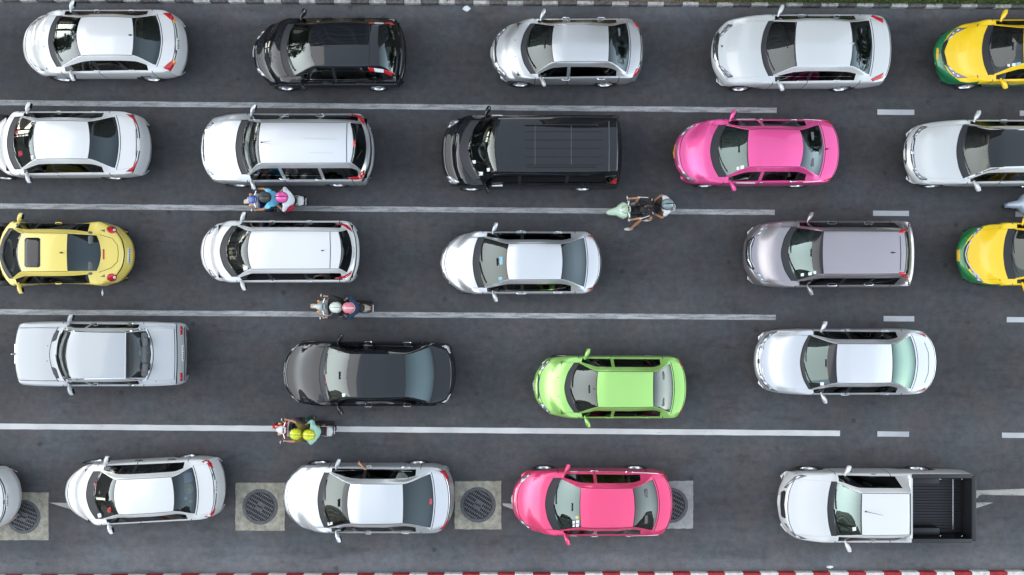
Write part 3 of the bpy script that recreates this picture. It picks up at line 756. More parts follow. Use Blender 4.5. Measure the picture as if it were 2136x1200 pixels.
def decal(c, name, mat, pts, mirror=True, off=.006, par=None):
    """a thin moulded piece that follows the bodywork"""
    n = len(pts); bnd = []
    for i in range(n):
        a, b = pts[i], pts[(i+1) % n]; q = max(2, int(math.hypot(b[0]-a[0], b[1]-a[1])/14))
        bnd += [(a[0]+(b[0]-a[0])*t/q, a[1]+(b[1]-a[1])*t/q) for t in range(q)]
    cx_ = sum(p[0] for p in bnd)/len(bnd); cy_ = sum(p[1] for p in bnd)/len(bnd)
    rings = []
    lampish = name == 'headlight'
    for f in (1.0, .86 if lampish else .97, .66, .33):
        rings.append([cast(c, cx_+(x-cx_)*f, cy_+(y-cy_)*f) for x, y in bnd])
    ce = cast(c, cx_, cy_); N = len(bnd)
    lev = [-.004, off, off*1.15, off*1.3]
    for sg in ((1, -1) if mirror else (1,)):
        mv = lambda p, nrm, l: ((p+nrm*l).x, (p+nrm*l).y*sg, (p+nrm*l).z)
        vs_ = [mv(p, q, lev[i]) for i, rg in enumerate(rings) for p, q in rg]+[mv(ce[0], ce[1], off*1.35)]
        fs_ = []
        for i in range(3):
            for j in range(N): fs_.append((i*N+j, i*N+(j+1) % N, (i+1)*N+(j+1) % N, (i+1)*N+j))
        for j in range(N): fs_.append((3*N+j, 3*N+(j+1) % N, 4*N))
        bm = bmesh.new()
        bv = [bm.verts.new(v) for v in vs_]
        for f in fs_:
            try: bm.faces.new([bv[q] for q in f])
            except ValueError: pass
        bmesh.ops.recalc_face_normals(bm, faces=bm.faces[:])
        up_ = sum((f.normal.z for f in bm.faces))
        if up_ < 0: bmesh.ops.reverse_faces(bm, faces=bm.faces[:])
        me = bpy.data.meshes.new(name); bm.to_mesh(me); bm.free(); me.materials.append(M[mat])
        if lampish:
            me.materials.append(M['black']); me.materials.append(M['lampwhite'])
            me.polygons.foreach_set('material_index', [1]*N+[0]*N+[2 if (j//3) % 3 == 0 else 0 for j in range(N)]+[0]*N)
        me.polygons.foreach_set('use_smooth', [True]*len(me.polygons))
        ob = bpy.data.objects.new(name, me); COL.objects.link(ob); ob.parent = par or c.root
    return ob

def strip(c, name, mat, pts, wd=.02, mirror=True, off=.008):
    """narrow moulding along a line on the bodywork"""
    P_ = []
    for a, b in zip(pts, pts[1:]):
        q = max(2, int(math.hypot(b[0]-a[0], b[1]-a[1])/16)); P_ += [(a[0]+(b[0]-a[0])*t/q, a[1]+(b[1]-a[1])*t/q) for t in range(q)]
    P_.append(pts[-1]); H_ = [cast(c, *p) for p in P_]
    for sg in ((1, -1) if mirror else (1,)):
        L_, R_ = [], []
        for i, (p, nrm) in enumerate(H_):
            t = (H_[min(i+1, len(H_)-1)][0]-H_[max(i-1, 0)][0]).normalized(); sd_ = t.cross(nrm).normalized()*wd/2; q = p+nrm*off
            for LL, v in ((L_, q+sd_), (R_, q-sd_)): LL.append((v.x, v.y*sg, v.z))
        k_ = len(L_); fs_ = [((i, i+1, k_+i+1, k_+i) if sg < 0 else (i, k_+i, k_+i+1, i+1)) for i in range(k_-1)]
        mk(name, L_+R_, fs_, M[mat], c.root, True)

def handle(c, pts, mat):
    (xa, ya), (xb, yb_) = pts
    for sg in (1, -1):
        a, na = cast(c, xa, ya); b, nb_ = cast(c, xb, yb_); m_ = (a+b)/2+(na+nb_)/2*.028
        f = lambda v: Vector((v.x, v.y*sg, v.z))
        side = 0 if a.y*sg > 0 else 1
        cand = [o for k_, o in c.doors if k_.startswith('door.%d' % side)]
        par = min(cand, key=lambda o: abs(sum(v.co.x for v in o.data.vertices)/len(o.data.vertices)-m_.x)) if cand else c.root
        MB().tube([f(a+na*.004), f(a.lerp(b, .15)+na*.03), f(m_), f(a.lerp(b, .85)+nb_*.03), f(b+nb_*.004)], [.012, .017, .018, .017, .012], 8).obj('handle', mat, par)

def plate(c, pts, mat='plate', marks=True):
    o = decal(c, 'number_plate', mat, pts, False, .014)
    if marks:
        (x0, y0), (x1, y1) = pts[0], pts[2]
        for t in (.18, .30, .46, .58, .70, .82):
            yy = y0+(y1-y0)*t; xa, xb = x0+(x1-x0)*.3, x0+(x1-x0)*.72; hh = (y1-y0)*.035
            decal(c, 'plate_character', 'ink', [(xa, yy-hh), (xb, yy-hh), (xb, yy+hh), (xa, yy+hh)], False, .020, o)

def fin(c, p, mat, s=1.0):
    q, n = cast(c, *p); m = MB()
    m.ell((q.x, q.y, q.z+.012), (.05*s, .022*s, .02*s)); m.tube([(q.x-.02*s, q.y, q.z+.01), (q.x+.04*s, q.y, q.z+.05*s), (q.x+.07*s, q.y, q.z+.055*s)], [.012, .010, .004], 6)
    m.obj('antenna', mat, c.root)
def rod(c, p, l, mat=None):
    q, n = cast(c, *p); m = MB(); m.ell((q.x, q.y, q.z+.01), (.03, .02, .02)); m.tube([(q.x, q.y, q.z+.01), (q.x+l*.5, q.y-.01, q.z+.16), (q.x+l, q.y-.02, q.z+.30)], [.008, .006, .004], 6)
    m.obj('antenna', M['black'], c.root)
def dots(c, pts):
    for p in pts:
        q, n = cast(c, *p); MB().ell(q+n*.004, (.018, .012, .008)).obj('washer_nozzle', M['black'], c.root)
K = 2136/460
# ======== top lane, left to right
o = (0, 0, K)
c = car('sedan', 'white sedan with beige seats seen through the windscreen, next to the black and white kerb', 'car', o, 235, (470, 545), 515, (740, 775), (1285, 1265), (1560, 1510), 1800, (110, 770), (158, 530), (135, 615),
        paint='white', seats='seat_beige', mir=700, wheels=(605, 1475), glassm=('glass', 'glass_rear', 'glass_side'), cowlm='cowl', frit=.02,
        dec=[('tail_lamp', 'red', [(1575, 660), (1640, 605), (1692, 570), (1702, 612), (1655, 690)]),
             ('headlight', 'clearlamp', [(285, 560), (330, 635), (375, 668), (438, 682), (432, 692), (365, 682), (305, 615)])],
        handles=[((915, 682), (962, 682)), ((1250, 679), (1298, 679))])
decal(c, 'indicator_lamp', 'amber', [(1672, 592), (1690, 574), (1700, 606), (1684, 640)], True, .010)
plate(c, [(1703, 372), (1738, 366), (1742, 490), (1706, 488)]); strip(c, 'trunk_trim', 'black', [(1692, 310), (1697, 400), (1700, 520)], .02, False)
fin(c, (1262, 342), M['black']); dots(c, [(427, 300), (425, 455)])
strip(c, 'hood_crease', 'white', [(285, 560), (380, 590), (500, 600)], .012)

o = (480, 0, K)
c = car('hatchback', 'black five-door hatchback with tall red and white rear lamps beside its back window', 'car', o, 232, (490, 560), 548, (780, 820), (1430, 1432), (1635, 1610), 1705, (190, 860), (245, 640), (225, 720),
        zr=1.48, paint='darkpaint', box='hatch', zd=1.0, zs=.93, mir=705, wheels=(540, 1435), seats='seat_beige', glassm=('glass_bright', 'glass_rear', 'glass_side'), gutter=False, sideg=(8.12, 12.1), tb=.18,
        dec=[('headlight', 'clearlamp', [(248, 650), (275, 655), (352, 742), (318, 748), (268, 705)]),
             ('tail_lamp', 'red', [(1335, 655), (1392, 660), (1400, 697), (1345, 690)]), ('reversing_lamp', 'lampwhite', [(1393, 661), (1485, 673), (1491, 706), (1401, 697)]),
             ('tail_lamp', 'red', [(1487, 674), (1592, 706), (1560, 741), (1493, 708)])],
        handles=[((902, 802), (985, 802)), ((1228, 802), (1305, 802))], hmat='black')
strip(c, 'window_trim', 'chrome', [(720, 768), (1000, 772), (1320, 766), (1410, 748)], .022)
strip(c, 'spoiler_edge', 'seam', [(1350, 250), (1350, 450), (1345, 650)], .02, False)
decal(c, 'number_plate', 'plate', [(212, 440), (224, 440), (224, 555), (212, 555)], False, .02)
strip(c, 'tailgate_trim', 'chrome', [(1648, 470), (1650, 520)], .05, False); rod(c, (797, 433), .42); dots(c, [(437, 380), (432, 555), (285, 572)])

o = (960, 0, K)
c = car('sedan', 'silver four-door sedan with a pale roof and slim dark nose grille, next to the kerb', 'car', o, 297, (590, 680), 640, (890, 910), (1440, 1435), (1640, 1610), 1775, (195, 825), (245, 600), (225, 700),
        zr=1.48, paint='silver', mir=800, wheels=(580, 1400), bump2=False, sideg=(8.12, 12.45), glassm=('glass_bright', 'glass_rear', 'glass_side'), bp=None, tb=.24,
        dec=[('headlight', 'clearlamp', [(335, 648), (392, 652), (448, 715), (456, 757), (402, 747), (352, 702)]),
             ('tail_lamp', 'red', [(1703, 668), (1737, 660), (1732, 690), (1700, 725), (1668, 746)])],
        handles=[((985, 769), (1060, 769)), ((1328, 763), (1402, 763))], hmat='chrome')
strip(c, 'grille', 'black', [(345, 375), (339, 490), (345, 610)], .06, False); decal(c, 'number_plate', 'plate', [(288, 450), (300, 450), (300, 572), (288, 572)], False, .02)
dots(c, [(533, 390), (533, 548)]); strip(c, 'trunk_seam', 'seam', [(1742, 300), (1752, 460), (1742, 640)], .018, False)
MB().ell(cast(c, 865, 427)[0], (.03, .02, .02)).obj('rear_view_mirror_mount', M['black'], c.root)

o = (1440, 0, K)
c = car('sedan', 'large white executive sedan with a chrome grille at the black and white kerb', 'car', o, 196, (690, 760), 735, (1020, 1040), (1575, 1555), (1765, 1735), 1915, (155, 866), (200, 635), (190, 710),
        paint='pearl', zr=1.47, zh=.76, zc=1.0, zd=1.08, mir=875, wheels=(478, 1452), sideg=(8.12, 12.40), nb=.42, tb=.20, gutter=False, frit=.02, rim=0,
        dec=[('headlight', 'clearlamp', [(270, 628), (300, 640), (360, 690), (416, 738), (372, 756), (312, 712)]),
             ('tail_lamp', 'red', [(1745, 770), (1800, 740), (1872, 704), (1862, 757), (1765, 790)])],
        handles=[((1040, 783), (1105, 783)), ((1392, 776), (1448, 776))])
decal(c, 'grille', 'black', [(268, 310), (285, 320), (262, 450), (268, 585), (250, 610), (222, 560), (216, 450), (235, 350)], False, .008)
strip(c, 'grille_surround', 'chrome', [(275, 300), (244, 370), (236, 450), (244, 540), (262, 612)], .03, False, .014); strip(c, 'grille_bar', 'chrome', [(252, 330), (228, 445), (240, 575)], .02, False, .014)
strip(c, 'lamp_trim', 'black', [(272, 640), (330, 705), (365, 752), (412, 742)], .02, True, .012)
decal(c, 'emblem', 'black', [(298, 440), (314, 440), (314, 458), (298, 458)], False); fin(c, (1565, 425), M['pearl'])
strip(c, 'window_trim', 'chrome', [(800, 740), (1100, 742), (1560, 740)], .014)

o = (1836, 0, 5.4533)
c = car('taxi', 'yellow and dark green taxi half out of view beside the grassy verge', 'taxi', o, 602, (1165, 1235), 1235, (1635, 1650), (2290, 2280), (2560, 2500), 2680, (238, 992), (325, 730), (285, 835),
        paint='yellow', paint2='taxigreen', nup=1.9, mir=1405, wheels=(975, 2060), glassm=('glass', 'glass_rear', 'glass_mid'), nb=.62,
        dec=[('headlight', 'clearlamp', [(735, 740), (762, 733), (850, 820), (1005, 886), (900, 895), (842, 880), (780, 800)])],
        handles=[((1640, 925), (1720, 925))])
decal(c, 'grille', 'black', [(790, 430), (730, 530), (712, 600), (730, 690), (765, 740), (735, 745), (700, 680), (686, 600), (700, 520), (760, 440)], False)
strip(c, 'bumper_crease', 'taxigreen2', [(700, 500), (685, 600), (700, 690), (760, 800), (840, 900)], .02); strip(c, 'bumper_lip', 'taxigreen2', [(640, 450), (615, 590), (632, 760), (650, 830)], .03, False)
decal(c, 'number_plate', 'plate_y', [(640, 545), (668, 545), (664, 685), (636, 685)], False, .012)
for q in ([(1448, 730), (1478, 728), (1478, 760), (1448, 760)], [(1498, 722), (1542, 716), (1542, 750), (1498, 756)]): decal(c, 'windscreen_sticker', 'paper', q, False, .004)
decal(c, 'windscreen_sticker', 'blue_st', [(1548, 715), (1600, 704), (1600, 738), (1548, 746)], False, .004)
strip(c, 'door_mark', 'paper', [(1470, 962), (1570, 962)], .03, True, .006)  # taxi lettering drawn as one white strip

# ======== second lane
o = (0, 200, 5.34)
c = car('sedan', 'white sedan with a large pale blue rear window and thin red wraparound tail lamps', 'car', o, -95, (80, 160), 142, (370, 390), (990, 960), (1325, 1280), 1660, (185, 920), (275, 700), (230, 800),
        paint='white', mir=315, wheels=(45, 1270), sideg=(8.12, 12.45), glassm=('glass', 'glass_rear', 'glass_mid'), seats='seat_grey',
        dec=[('tail_lamp', 'red', [(1395, 846), (1440, 822), (1480, 785), (1538, 700), (1532, 742), (1500, 800), (1472, 848)])],
        handles=[((638, 868), (682, 868)), ((1022, 862), (1072, 862))])
plate(c, [(1528, 470), (1560, 472), (1560, 618), (1528, 615)], 'plate', False); strip(c, 'plate_trim', 'black', [(1515, 370), (1520, 540), (1515, 700)], .018, False)
for q in ([(200, 620), (245, 612), (255, 660), (210, 680)], [(160, 385), (205, 385), (200, 425), (165, 425)]): decal(c, 'windscreen_sticker', 'seat_red', q, False, .003)
decal(c, 'windscreen_sticker', 'paper', [(340, 665), (370, 660), (375, 705), (350, 715)], False, .003)

o = (390, 210, K)
c = car('suv', 'tall silver seven-seat SUV with ribbed roof beside the blue and white motorbike', 'car', o, 158, (475, 530), 530, (700, 715), (1610, 1580), (1738, 1690), 1812, (145, 825), (210, 605), (175, 690),
        zr=1.80, paint='silver2', box='suv', zh=.93, zc=1.16, zs=1.06, zd=1.15, mir=655, wheels=(500, 1465), nb=.36, tb=.26, sideg=(8.12, 12.62), bp=(955, 1330), bump2=False, glassm=('glass', 'glass_rear', 'glass_mid'), seats='seat_black', ybr=.66,
        dec=[('headlight', 'clearlamp', [(195, 655), (215, 668), (268, 714), (245, 730), (190, 680)]),
             ('tail_lamp', 'red', [(1553, 745), (1640, 742), (1690, 700), (1722, 662), (1718, 730), (1682, 765), (1590, 767)])],
        handles=[((898, 753), (988, 753)), ((1248, 761), (1332, 761))], hmat='chrome')
decal(c, 'brake_lamp', 'red', [(1610, 380), (1632, 385), (1632, 455), (1610, 450)], False, .012)
strip(c, 'roof_rib', 'silver', [(1130, 367), (1455, 372)], .02, False); strip(c, 'roof_rib', 'silver', [(1185, 504), (1420, 507)], .02, False)
strip(c, 'spoiler_seam', 'seam', [(1550, 222), (1545, 420), (1548, 598)], .018, False); rod(c, (722, 405), .34)
strip(c, 'grille', 'chrome', [(185, 270), (172, 420), (182, 600)], .025, False); strip(c, 'grille', 'black', [(168, 300), (160, 430), (168, 590)], .03, False)
strip(c, 'window_trim', 'chrome', [(620, 716), (950, 722), (1290, 725)], .02)
m = MB(); q, n = cast(c, 1640, 560); q2, n2 = cast(c, 1690, 480); m.tube([q+n*.02, q2+n2*.02], .012, 6); m.obj('rear_wiper', M['black'], c.root)

o = (890, 210, K)
c = car('van', 'long black passenger van with ribbed roof and roof rails', 'van', o, 140, (320, 430), 400, (665, 690), (1845, 1840), (1870, 1865), 1882, (165, 862), (190, 690), (185, 745),
        zr=1.92, paint='darkpaint', box='van', zh=.96, zc=1.18, zs=1.10, zd=1.22, mir=590, wheels=(430, 1505), nb=.30, tb=.08, sideg=(8.2, 12.0), bp=(900, 1350), glassm=('glass_bright', 'glass_rear', 'glass_side'), seats='seat_beige', gutter=False, ybr=.72, doors=(4, 1500), bump2=True,
        dec=[('headlight', 'clearlamp', [(175, 722), (222, 724), (290, 765), (328, 790), (292, 816), (232, 812), (196, 778)]),
             ('tail_lamp', 'red', [(1768, 802), (1800, 775), (1842, 748), (1838, 806)])])
for yy in (300, 382, 463, 545, 622): strip(c, 'roof_rib', 'seam', [(955, yy), (1320, yy), (1698, yy)], .03, False, .004)
for xx in (1050, 1400): strip(c, 'roof_bar', 'bar', [(xx, 240), (xx, 430), (xx, 620)], .018, False, .008)
for (a, b) in (((940, 238), (1660, 240)), ((960, 645), (1660, 646))):
    A_, B_ = cast(c, *a)[0], cast(c, *b)[0]; up_ = Vector((0, 0, .05))
    MB().tube([A_, A_+up_+Vector((.06, 0, 0)), A_.lerp(B_, .5)+up_, B_+up_-Vector((.06, 0, 0)), B_], .014, 8).obj('roof_rail', M['black'], c.root)
strip(c, 'roof_rear_trim', 'bar', [(1765, 200), (1768, 440), (1765, 685)], .03, False); strip(c, 'grille', 'chrome', [(178, 300), (152, 400), (150, 500), (165, 640)], .035, False)
strip(c, 'windscreen_top_seam', 'seam', [(690, 200), (660, 450), (685, 690)], .018, False); strip(c, 'side_trim', 'rim', [(740, 851), (1380, 852)], .016)
decal(c, 'door_mark', 'paper', [(628, 820), (735, 815), (738, 830), (632, 834)], True)  # plain white patch on each side of the van
for q in ([(440, 580), (475, 578), (475, 610), (442, 612)], [(582, 655), (612, 652), (612, 686), (585, 690)], [(500, 690), (545, 690), (545, 725), (505, 728)]): decal(c, 'windscreen_sticker', 'paper', q, False, .004)

PINKDEC = lambda hl, tl: [('headlight', 'clearlamp', hl), ('tail_lamp', 'red', tl)]
o = (1360, 210, K)
c = car('taxi', 'pink taxi sedan with a small dark antenna on its boot lid', 'taxi', o, 206, (570, 650), 640, (930, 945), (1470, 1440), (1665, 1620), 1790, (190, 830), (275, 640), (235, 725),
        paint='pink', mir=780, wheels=(515, 1395), bump2=False, sideg=(8.12, 12.42), glassm=('glass_green', 'glass_rear', 'glass_mid'),
        dec=PINKDEC([(258, 648), (292, 668), (370, 755), (438, 775), (400, 787), (350, 772), (298, 728)], [(1652, 772), (1755, 735), (1745, 762), (1680, 782)]),
        handles=[((1035, 790), (1075, 788)), ((1340, 782), (1400, 780))], hmat='chrome')
strip(c, 'grille', 'clearlamp', [(250, 385), (238, 480), (246, 570), (262, 640)], .04, False); fin(c, (1690, 470), M['black'])
decal(c, 'number_plate', 'plate_y', [(204, 420), (214, 420), (214, 560), (204, 560)], False, .02)
for q in ([(820, 642), (846, 640), (846, 672), (820, 674)], [(855, 630), (892, 625), (892, 660), (857, 667)]): decal(c, 'windscreen_sticker', 'paper', q, False, .004)
strip(c, 'door_mark', 'paper', [(815, 796), (900, 797), (1000, 797)], .03); strip(c, 'wing_lettering', 'paper', [(1465, 790), (1560, 785), (1640, 776)], .02)  # lettering drawn as plain white strips

o = (1836, 210, 5.4533)
c = car('sedan', 'white sedan with a black panoramic roof and emblem grille, cut by the frame', 'car', o, 262, (875, 950), 940, (1250, 1282), (1890, 1880), (2180, 2120), 2350, (230, 978), (325, 760), (275, 870),
        paint='pearl', roofm='darkpaint', mir=1100, wheels=(585, 1690), nb=.40, glassm=('glass_bright', 'glass_rear', 'glass_mid'), gutter=False, seats='seat_beige', frit=.04,
        dec=[('headlight', 'clearlamp', [(368, 778), (412, 792), (470, 850), (542, 892), (500, 907), (440, 880), (398, 835)])],
        handles=[((1365, 928), (1445, 928))])
decal(c, 'grille', 'black', [(378, 418), (404, 420), (386, 500), (384, 590), (390, 680), (404, 765), (378, 764), (352, 690), (342, 590), (352, 500)], False)
strip(c, 'grille_bar', 'chrome', [(380, 430), (362, 540), (368, 640), (385, 755)], .03, False, .014); decal(c, 'emblem', 'chrome', [(350, 570), (378, 570), (378, 612), (350, 612)], False, .02)
decal(c, 'intake', 'black', [(285, 430), (305, 500), (300, 590), (305, 690), (282, 770), (268, 700), (262, 600), (266, 500)], False, .004)
decal(c, 'number_plate', 'plate', [(258, 545), (286, 540), (288, 680), (262, 682)], False, .025)
strip(c, 'window_trim', 'chrome', [(960, 885), (1120, 830), (1250, 785), (1420, 758), (1640, 752)], .03, True, .010)
strip(c, 'lamp_trim', 'black', [(372, 785), (410, 850), (470, 903), (535, 897)], .02, True, .012)

# ======== third lane
o = (0, 430, 5.34)
c = car('coupe', 'lemon yellow round-backed two-door car with round red lamps and a sunroof', 'car', o, -75, (-5, 100), 28, (195, 230), (735, 735), (1125, 1075), 1470, (180, 885), (310, 740), (250, 795),
        zr=1.49, paint='beetle', zh=.74, zc=.98, zs=.92, zd=1.06, zt=.90, nb=.62, tb=.50, mir=220, wheels=(110, 1110), doors=(2, 880), sideg=(8.15, 12.62), gutter=True, glassm=('glass', 'glass_rear', 'glass_side'), ybr=.50, hump=.075, trunk=False,
        dec=[('tail_lamp', 'red', [(1245+62*math.cos(a)*.96+12*math.sin(a), 794+44*math.sin(a)-10*math.cos(a)) for a in np.linspace(0, 2*math.pi, 14)[:-1]])],
        handles=[((618, 856), (690, 856))])
decal(c, 'lamp_lens', 'lampwhite', [(1275+18*math.cos(a), 794+16*math.sin(a)) for a in np.linspace(0, 2*math.pi, 10)[:-1]], True, .014)
decal(c, 'sunroof', 'frit', [(290, 350), (430, 350), (450, 365), (450, 670), (432, 686), (290, 686), (272, 670), (272, 365)], False, .006)
strip(c, 'brake_lamp', 'red', [(1155, 480), (1155, 595)], .045, False); plate(c, [(1425, 455), (1455, 470), (1448, 650), (1418, 640)]); fin(c, (685, 520), M['black'])
strip(c, 'tailgate_seam', 'seam', [(1110, 320), (1250, 360), (1310, 440), (1318, 530), (1308, 620), (1240, 690), (1100, 740)], .012, False, .004)

o = (390, 420, K)
c = car('minivan', 'white low people carrier with a rear spoiler and small dark roof antenna', 'car', o, 140, (320, 430), 375, (590, 620), (1490, 1462), (1600, 1550), 1668, (195, 785), (287, 655), (235, 715),
        zr=1.58, paint='white', box='hatch', zh=.76, zc=1.02, zs=.95, zd=1.05, nb=.46, tb=.20, mir=545, wheels=(440, 1400), sideg=(8.12, 12.2), bp=(835, 1180), seats='seat_beige', ybr=.60,
        dec=[('headlight', 'clearlamp', [(212, 655), (240, 672), (292, 735), (258, 738), (226, 708)]),
             ('tail_lamp', 'red', [(1425, 746), (1500, 727), (1560, 712), (1602, 668), (1590, 705), (1550, 742), (1460, 752)])],
        handles=[((1160, 772), (1215, 772)), ((800, 772), (850, 772))])
fin(c, (1313, 478), M['black'], .8); strip(c, 'spoiler_seam', 'seam', [(1385, 300), (1390, 470), (1385, 650)], .016, False)
strip(c, 'lamp_trim', 'black', [(214, 658), (236, 705), (262, 736), (290, 733)], .02)
plate(c, [(1604, 432), (1622, 432), (1622, 555), (1606, 555)]); m = MB(); q, n = cast(c, 1560, 440); q2, n2 = cast(c, 1535, 520); m.tube([q+n*.02, q2+n2*.02], .01, 6); m.obj('rear_wiper', M['black'], c.root)
decal(c, 'windscreen_sticker', 'paper', [(540, 635), (585, 625), (590, 660), (550, 675)], False, .003)

o = (890, 440, K)
c = car('sedan', 'pale silver sedan with a pointed nose and chrome window line, mid road', 'car', o, 130, (450, 500), 510, (775, 795), (1315, 1300), (1550, 1525), 1698, (205, 800), (318, 668), (265, 740),
        paint='silver2', mir=660, wheels=(410, 1400), nb=.60, tb=.30, sideg=(8.12, 12.42), glassm=('glass_bright', 'glass_rear', 'glass_side'), gutter=True,
        dec=[('headlight', 'clearlamp', [(160, 585), (178, 608), (266, 764), (250, 768), (188, 690)]),
             ('tail_lamp', 'red', [(1548, 757), (1615, 738), (1662, 688), (1645, 735), (1612, 762)])],
        handles=[((868, 796), (962, 796)), ((1228, 789), (1312, 789))], hmat='chrome')
strip(c, 'nose_chrome', 'chrome', [(136, 530), (152, 600), (200, 690), (262, 775), (350, 772)], .028); strip(c, 'grille', 'black', [(165, 600), (210, 690), (262, 758)], .022)
strip(c, 'window_trim', 'chrome', [(690, 770), (960, 766), (1200, 762), (1345, 742)], .022); strip(c, 'rear_trim', 'chrome', [(1640, 300), (1678, 400), (1682, 500), (1678, 610), (1640, 720)], .02, False)
decal(c, 'windscreen_sticker', 'blue_st', [(697, 640), (732, 638), (732, 672), (698, 676)], False, .004)
decal(c, 'windscreen_sticker', 'blue_st', [(700, 445), (735, 440), (735, 520), (712, 525)], False, .004)

o = (1500, 420, K)
c = car('suv', 'grey-lilac crossover with tall red rear corner lamps and a slatted chrome grille', 'car', o, 222, (605, 700), 665, (1000, 1015), (1808, 1795), (1850, 1835), 1862, (198, 832), (285, 700), (245, 755),
        zr=1.66, paint='lilac', box='suv', zh=.84, zc=1.08, zs=1.0, zd=1.05, nb=.42, tb=.10, mir=870, wheels=(560, 1540), sideg=(8.12, 12.0), bp=(1150, 1420), glassm=('glass_green', 'glass_rear', 'glass_side'), ybr=.60, tint=.25, bump2=True,
        dec=[('headlight', 'clearlamp', [(345, 688), (378, 690), (430, 742), (508, 780), (440, 787), (390, 757)]),
             ('tail_lamp', 'red', [(1735, 685), (1788, 685), (1842, 740), (1822, 760), (1772, 735)])],
        handles=[((1048, 810), (1138, 810)), ((1402, 804), (1492, 804))], hmat='chrome')
decal(c, 'grille', 'black', [(275, 385), (335, 335), (348, 352), (318, 430), (312, 500), (318, 580), (345, 660), (325, 670), (270, 620), (255, 500)], False)
for dx in (0, 22, 44): strip(c, 'grille_bar', 'chrome', [(285+dx*1.1, 360), (262+dx, 430), (258+dx, 500), (264+dx, 570), (292+dx*1.1, 640)], .02, False, .014)
strip(c, 'window_trim', 'chrome', [(860, 790), (1200, 792), (1560, 785), (1640, 770), (1700, 752)], .026); fin(c, (1680, 498), M['black']); strip(c, 'spoiler_seam', 'seam', [(1752, 335), (1760, 500), (1755, 670)], .014, False)
strip(c, 'bumper_trim', 'chrome', [(238, 420), (230, 500), (238, 580)], .03, False)
for q in ([(790, 700), (822, 696), (822, 725), (792, 728)], [(862, 690), (900, 684), (900, 716), (864, 720)], [(915, 678), (940, 674), (940, 704), (916, 708)]): decal(c, 'windscreen_sticker', 'paper', q, False, .004)

o = (1936, 430, 6.0)
c = car('taxi', 'yellow and bright green taxi half out of view in the middle lane', 'taxi', o, 342, (950, 1010), 1040, (1480, 1490), (2200, 2190), (2500, 2450), 2330+300, (218, 990), (360, 860), (295, 905),
        paint='yellow', paint2='taxigreen2', nup=1.9, mir=1215, wheels=(770, 1930), nb=.62, glassm=('glass_bright', 'glass_rear', 'glass_mid'),
        dec=[('headlight', 'clearlamp', [(530, 800), (560, 812), (640, 895), (705, 955), (610, 950), (580, 880)])])
decal(c, 'grille', 'black', [(500, 440), (452, 530), (440, 605), (452, 680), (500, 790), (530, 790), (480, 690), (462, 605), (478, 520), (530, 430)], False)
strip(c, 'hood_chrome', 'chrome', [(545, 420), (490, 510), (466, 605), (490, 700), (545, 790), (640, 890)], .028, False, .012)
strip(c, 'bumper_lip', 'taxigreen', [(372, 410), (352, 500), (345, 600), (352, 720), (378, 830)], .05, False)
decal(c, 'number_plate', 'plate_y', [(364, 543), (402, 545), (400, 690), (364, 690)], False, .02)

# ======== fourth lane
o = (0, 640, K)
c = car('sedan', 'old boxy off-white sedan with chrome trim and things on its rear shelf', 'car', o, 196, (485, 560), 545, (640, 678), (1215, 1208), (1470, 1415), 1790, (148, 765), (240, 690), (205, 720),
        zr=1.42, paint='offwhite', zh=.84, zc=.98, zs=.92, zd=1.0, zt=.94, nb=.12, tb=.05, nup=.45, mir=680, sideg=(8.15, 12.55), cowlm=None, gutter=False, glassm=('glass_clear', 'glass_clear', 'glass_mid'), seats='seat_grey', ybr=.66, frit=.012, fritr=.012, tailw=.95, wheels=(430, 1420), bp=(895,), bump2=False,
        dec=[('tail_lamp', 'red', [(1745, 640), (1768, 640), (1768, 690), (1745, 690)]), ('indicator_lamp', 'red', [(1744, 692), (1770, 692), (1765, 720), (1744, 724)])],
        handles=[((905, 752), (950, 752)), ((1245, 757), (1290, 757))], hmat='chrome')
strip(c, 'window_trim', 'chrome', [(640, 705), (880, 697), (1150, 693), (1210, 690)], .03); strip(c, 'rear_window_trim', 'chrome', [(1216, 245), (1212, 460), (1210, 690), (1405, 715), (1455, 600), (1472, 460), (1455, 320), (1415, 212), (1216, 245)], .028, False)
strip(c, 'hood_seam', 'seam', [(190, 712), (380, 718), (570, 716)], .012); strip(c, 'rear_bumper_trim', 'chrome', [(1782, 200), (1792, 460), (1782, 720)], .05, False)
plate(c, [(1760, 370), (1782, 370), (1782, 530), (1762, 530)]); dots(c, [(462, 380), (458, 527), (1510, 722)])
for q in ([(505, 580), (545, 600), (575, 690), (548, 700), (515, 650)],): decal(c, 'cowl_vent', 'cowl', q, True, .003)
m = MB(); m.box((-c.L/2+.085, 0, .58), (.20, .62, .38), .05); m.obj('radiator_grille', M['chrome'], c.root); m = MB(); m.cyl((-c.L/2+.02, 0, .80), (-c.L/2+.0, 0, .90), .03, .01); m.obj('hood_ornament', M['chrome'], c.root)
xs = c.xd-c.L/2
m = MB(); m.box((xs-.28, .28, c.zd-.055), (.26, .34, .03), .01, rot=Euler((0, 0, .3))); m.obj('blue_cushion', simple('cloth_blue', (.10, .28, .42), .8), c.root)
m = MB(); m.box((xs-.26, .02, c.zd-.05), (.24, .16, .06), .02, rot=Euler((0, 0, -.2))); m.obj('tissue_box', simple('tissue_blue', (.45, .62, .75), .7), c.root)

